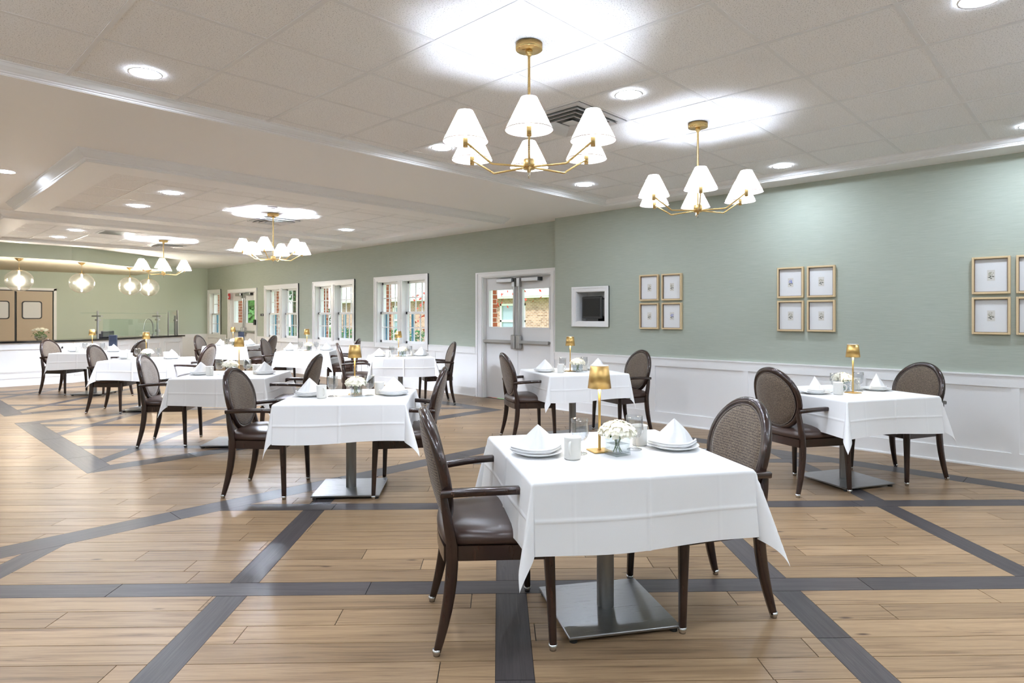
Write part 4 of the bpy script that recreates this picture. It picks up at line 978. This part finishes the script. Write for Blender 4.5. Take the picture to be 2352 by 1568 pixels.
# globe pendants
def make_pendant():
    p = empty('globe_pendant')
    MB().lathe([(.001, -.055), (.016, -.052), (.030, -.040), (.058, -.018), (.070, 0), (.001, 0)], 24).build('canopy', 'brass', p)
    ch = MB()
    for k in range(5):
        z = -.055-k*.026
        pts = [((.008*math.cos(a) if k % 2 else 0), (0 if k % 2 else .008*math.cos(a)), z-.016+.018*math.sin(a)) for a in [2*PI*i/10 for i in range(11)]]
        ch.tube(pts, .0022, 5)
    ch.build('chain', 'brass', p); MB().cyl((0, 0, 0), .009, -.235, -.180, 10).build('stem', 'brass', p)
    MB().lathe([(.001, -.226), (.05, -.232), (.052, -.240), (.001, -.238)], 20).build('cap', 'brass', p)
    MB().lathe([(max(.002, .235*math.sin(a)), -.435-.215*-math.cos(a)*-1) for a in [.20+(PI-.21)*i/18 for i in range(19)]], 36).build('globe', 'globe_glass', p)
    MB().lathe([(.001, -.25), (.010, -.25), (.012, -.37), (.024, -.40), (.030, -.43), (.022, -.47), (.012, -.50), (.010, -.61), (.001, -.612)], 16).build('tube_bulb', 'pendant_bulb', p)
    return p
pd = make_pendant(); fp = True
for (x, y), lab in (((2.17, 15.51), 'clear glass globe pendant before the tan swing doors'), ((3.26, 15.76), 'clear glass globe pendant between swing doors and sneeze guard'), ((4.37, 16.56), 'clear glass globe pendant left-neighbour of the brass chandelier over the counter'), ((4.87, 16.93), 'clear glass globe pendant behind the brass chandelier over the counter')):
    o = pd if fp else copy_tree(pd); fp = False; o.location = (x, y, 2.4915); tag(o, lab, 'pendant light', 'globe pendants')
# tan swing doors in the back wall
d = structure(empty('door_3', (2.67, YB, 0)))
f = MB(); f.box((.77, -.03, 0), (.83, .0, 2.06)).box((-.83, -.03, 2.01), (.83, 0, 2.07)).box((-.83, -.03, 0), (-.77, 0, 2.06)); f.build('casing', 'white_semi', d)
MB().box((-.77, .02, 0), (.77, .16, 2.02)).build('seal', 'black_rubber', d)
for s, (a, b_) in ((0, (-.745, -.022)), (1, (.022, .745))):
    lf = MB().box((a, -.012, .01), (b_, .03, 1.985)).build('leaf', 'tan_door', d); c = (a+b_)/2-.06
    if not s: c = (a+b_)/2+.06
    def rr(w, h, r_, y0, y1, mb):
        pts = []
        for cx_, cz_, a0 in ((w-r_, h-r_, 0), (-w+r_, h-r_, PI/2), (-w+r_, -h+r_, PI), (w-r_, -h+r_, 1.5*PI)):
            pts += [(c+cx_+r_*math.cos(a0+k*PI/10), 1.512+cz_+r_*math.sin(a0+k*PI/10)) for k in range(6)]
        n_ = len(pts); mb.add([(x, y0, z) for x, z in pts]+[(x, y1, z) for x, z in pts], [tuple(range(n_)), tuple(range(2*n_-1, n_-1, -1))]+[(i, n_+i, n_+(i+1) % n_, (i+1) % n_) for i in range(n_)]); return mb
    rr(.205, .225, .06, -.026, -.008, MB()).build('window_gasket', 'black_rubber', lf); rr(.180, .200, .045, -.030, -.010, MB()).build('window_pane', 'soft_print', lf)
# ================================================================== outdoors
lawn = MB().box((XF+.3, -30, -.72), (90, 110, -.60)).build('lawn', 'lawn_grass'); tag(lawn, 'mown lawn outside the windows', 'lawn', kind='stuff')
bd = empty('brick_annex', (22, 26, -.6))
def bw(mb, p, q): mb.box((p[0]-22, p[1]-26, p[2]+.6), (q[0]-22, q[1]-26, q[2]+.6)); return mb
holes = [(20.2, 21.9), (25.9, 27.6), (29.5, 30.9), (14.0, 15.6)]
m = MB()
cuts = sorted({10.0, 37.0, *[v for h in holes for v in h]})
for a, b_ in zip(cuts, cuts[1:]):
    if (a, b_) in holes: bw(m, (22, a, -.6), (22.4, b_, .3)); bw(m, (22, a, 1.98), (22.4, b_, 2.3))
    else: bw(m, (22, a, -.6), (22.4, b_, 2.3))
bw(m, (22.4, 36.7, -.6), (31, 37.0, 2.3)); m.build('wall', 'tan_brick', bd)
for a, b_ in holes:
    fr = MB(); bw(fr, (21.98, a, .3), (22.1, a+.1, 1.98)); bw(fr, (21.98, b_-.1, .3), (22.1, b_, 1.98)); bw(fr, (21.98, a, 1.88), (22.1, b_, 1.98)); bw(fr, (21.98, a, .3), (22.1, b_, .4)); bw(fr, (21.98, a, 1.08), (22.1, b_, 1.18)); w_ = fr.build('window', 'fascia', bd)
    q_ = MB(); bw(q_, (22.05, a+.1, .4), (22.07, b_-.1, 1.88)); q_.build('pane', 'dim_glass', w_)
m = MB(); bw(m, (21.35, 9.5, 2.22), (22.1, 37.6, 2.30)); bw(m, (21.30, 9.5, 2.30), (21.36, 37.6, 2.52)); m.build('eave', 'fascia', bd)
MB().add([(21.3-22, 9.5-26, 3.12), (21.3-22, 37.6-26, 3.12), (27-22, 33.5-26, 5.4), (27-22, 9.5-26, 5.4), (32.7-22, 37.6-26, 3.12), (32.7-22, 9.5-26, 3.12)], [(0, 3, 2, 1), (1, 2, 4), (2, 3, 5, 4), (0, 1, 4, 5), (0, 5, 3)]).build('roof', 'roof_pale', bd)
tag(bd, 'low tan brick building with a pale roof outside the windows', 'building')
def tree(x, y, h, rad, mt, lab, grp, seed, n=1500, leaf=.30, z0=-.6, trunk=.4):
    e = empty('tree', (x, y, z0)); q = random.Random(seed)
    MB().tube([(0, 0, 0), (.15, .1, h*.35), (0, .2, h*.75)], [.03*h, .022*h, .008*h], 8).build('trunk', 'bark', e)
    m = MB(); cl = [(Vector((q.gauss(0, rad*.5), q.gauss(0, rad*.5), h*(trunk+(1-trunk)*q.random()))), rad*q.uniform(.3, .55)) for _ in range(16)]
    for k in range(n):
        c, r_ = q.choice(cl); d = Vector((q.gauss(0, 1), q.gauss(0, 1), q.gauss(0, 1))).normalized(); p = c+d*r_*q.random()**.4; p.z = max(p.z, .25); t1 = (d+Vector((q.uniform(-.8, .8), q.uniform(-.8, .8), q.uniform(-.8, .8)))).normalized().orthogonal().normalized(); t2 = t1.cross(d).normalized(); s = leaf*q.uniform(.6, 1.2)
        m.add([p-t1*s*.5, p+t2*s*.3, p+t1*s*.5, p-t2*s*.3], [(0, 1, 2, 3)])
    m.build('foliage', mt, e); return tag(e, lab, 'tree', grp)
for k, (x, y, h, rad, mt) in enumerate(((19, 45, 8, 2.2, 'foliage_green'), (26, 51, 10, 2.8, 'foliage_dark'), (16.5, 53, 9, 2.4, 'foliage_green'), (12.2, 41, 7, 1.9, 'foliage_dark'), (33, 46, 11, 2.8, 'foliage_green'), (11.2, 60, 10, 2.6, 'foliage_dark'), (21, 63, 12, 3.4, 'foliage_dark'), (15.4, 37, 5.5, 1.6, 'foliage_green'), (13.5, 71, 12, 3.4, 'foliage_green'))):
    tree(x, y, h, rad, mt, 'green leafy tree beyond the windows and far doors', 'trees on the lawn', k+1, 2600, .38, z0=-.598, trunk=.15)
tree(15.5, 17.6, 3.6, 1.9, 'foliage_red', 'red-leaved tree outside the exit doors', None, 77, 420, .16, trunk=.55)
hd_ = MB(); q = random.Random(4)
for k in range(3000):
    y = q.uniform(20, 40); p = Vector((19.5+q.gauss(0, .35), y, -.48+1.13*q.random()**.7)); t1 = Vector((q.gauss(0, 1), q.gauss(0, 1), q.gauss(0, 1))).normalized(); t2 = t1.orthogonal().normalized(); s = .20
    hd_.add([p-t1*s*.5, p+t2*s*.3, p+t1*s*.5, p-t2*s*.3], [(0, 1, 2, 3)])
o = hd_.build('hedge', 'foliage_dark'); tag(o, 'clipped green hedge along the brick building', 'hedge', kind='stuff')
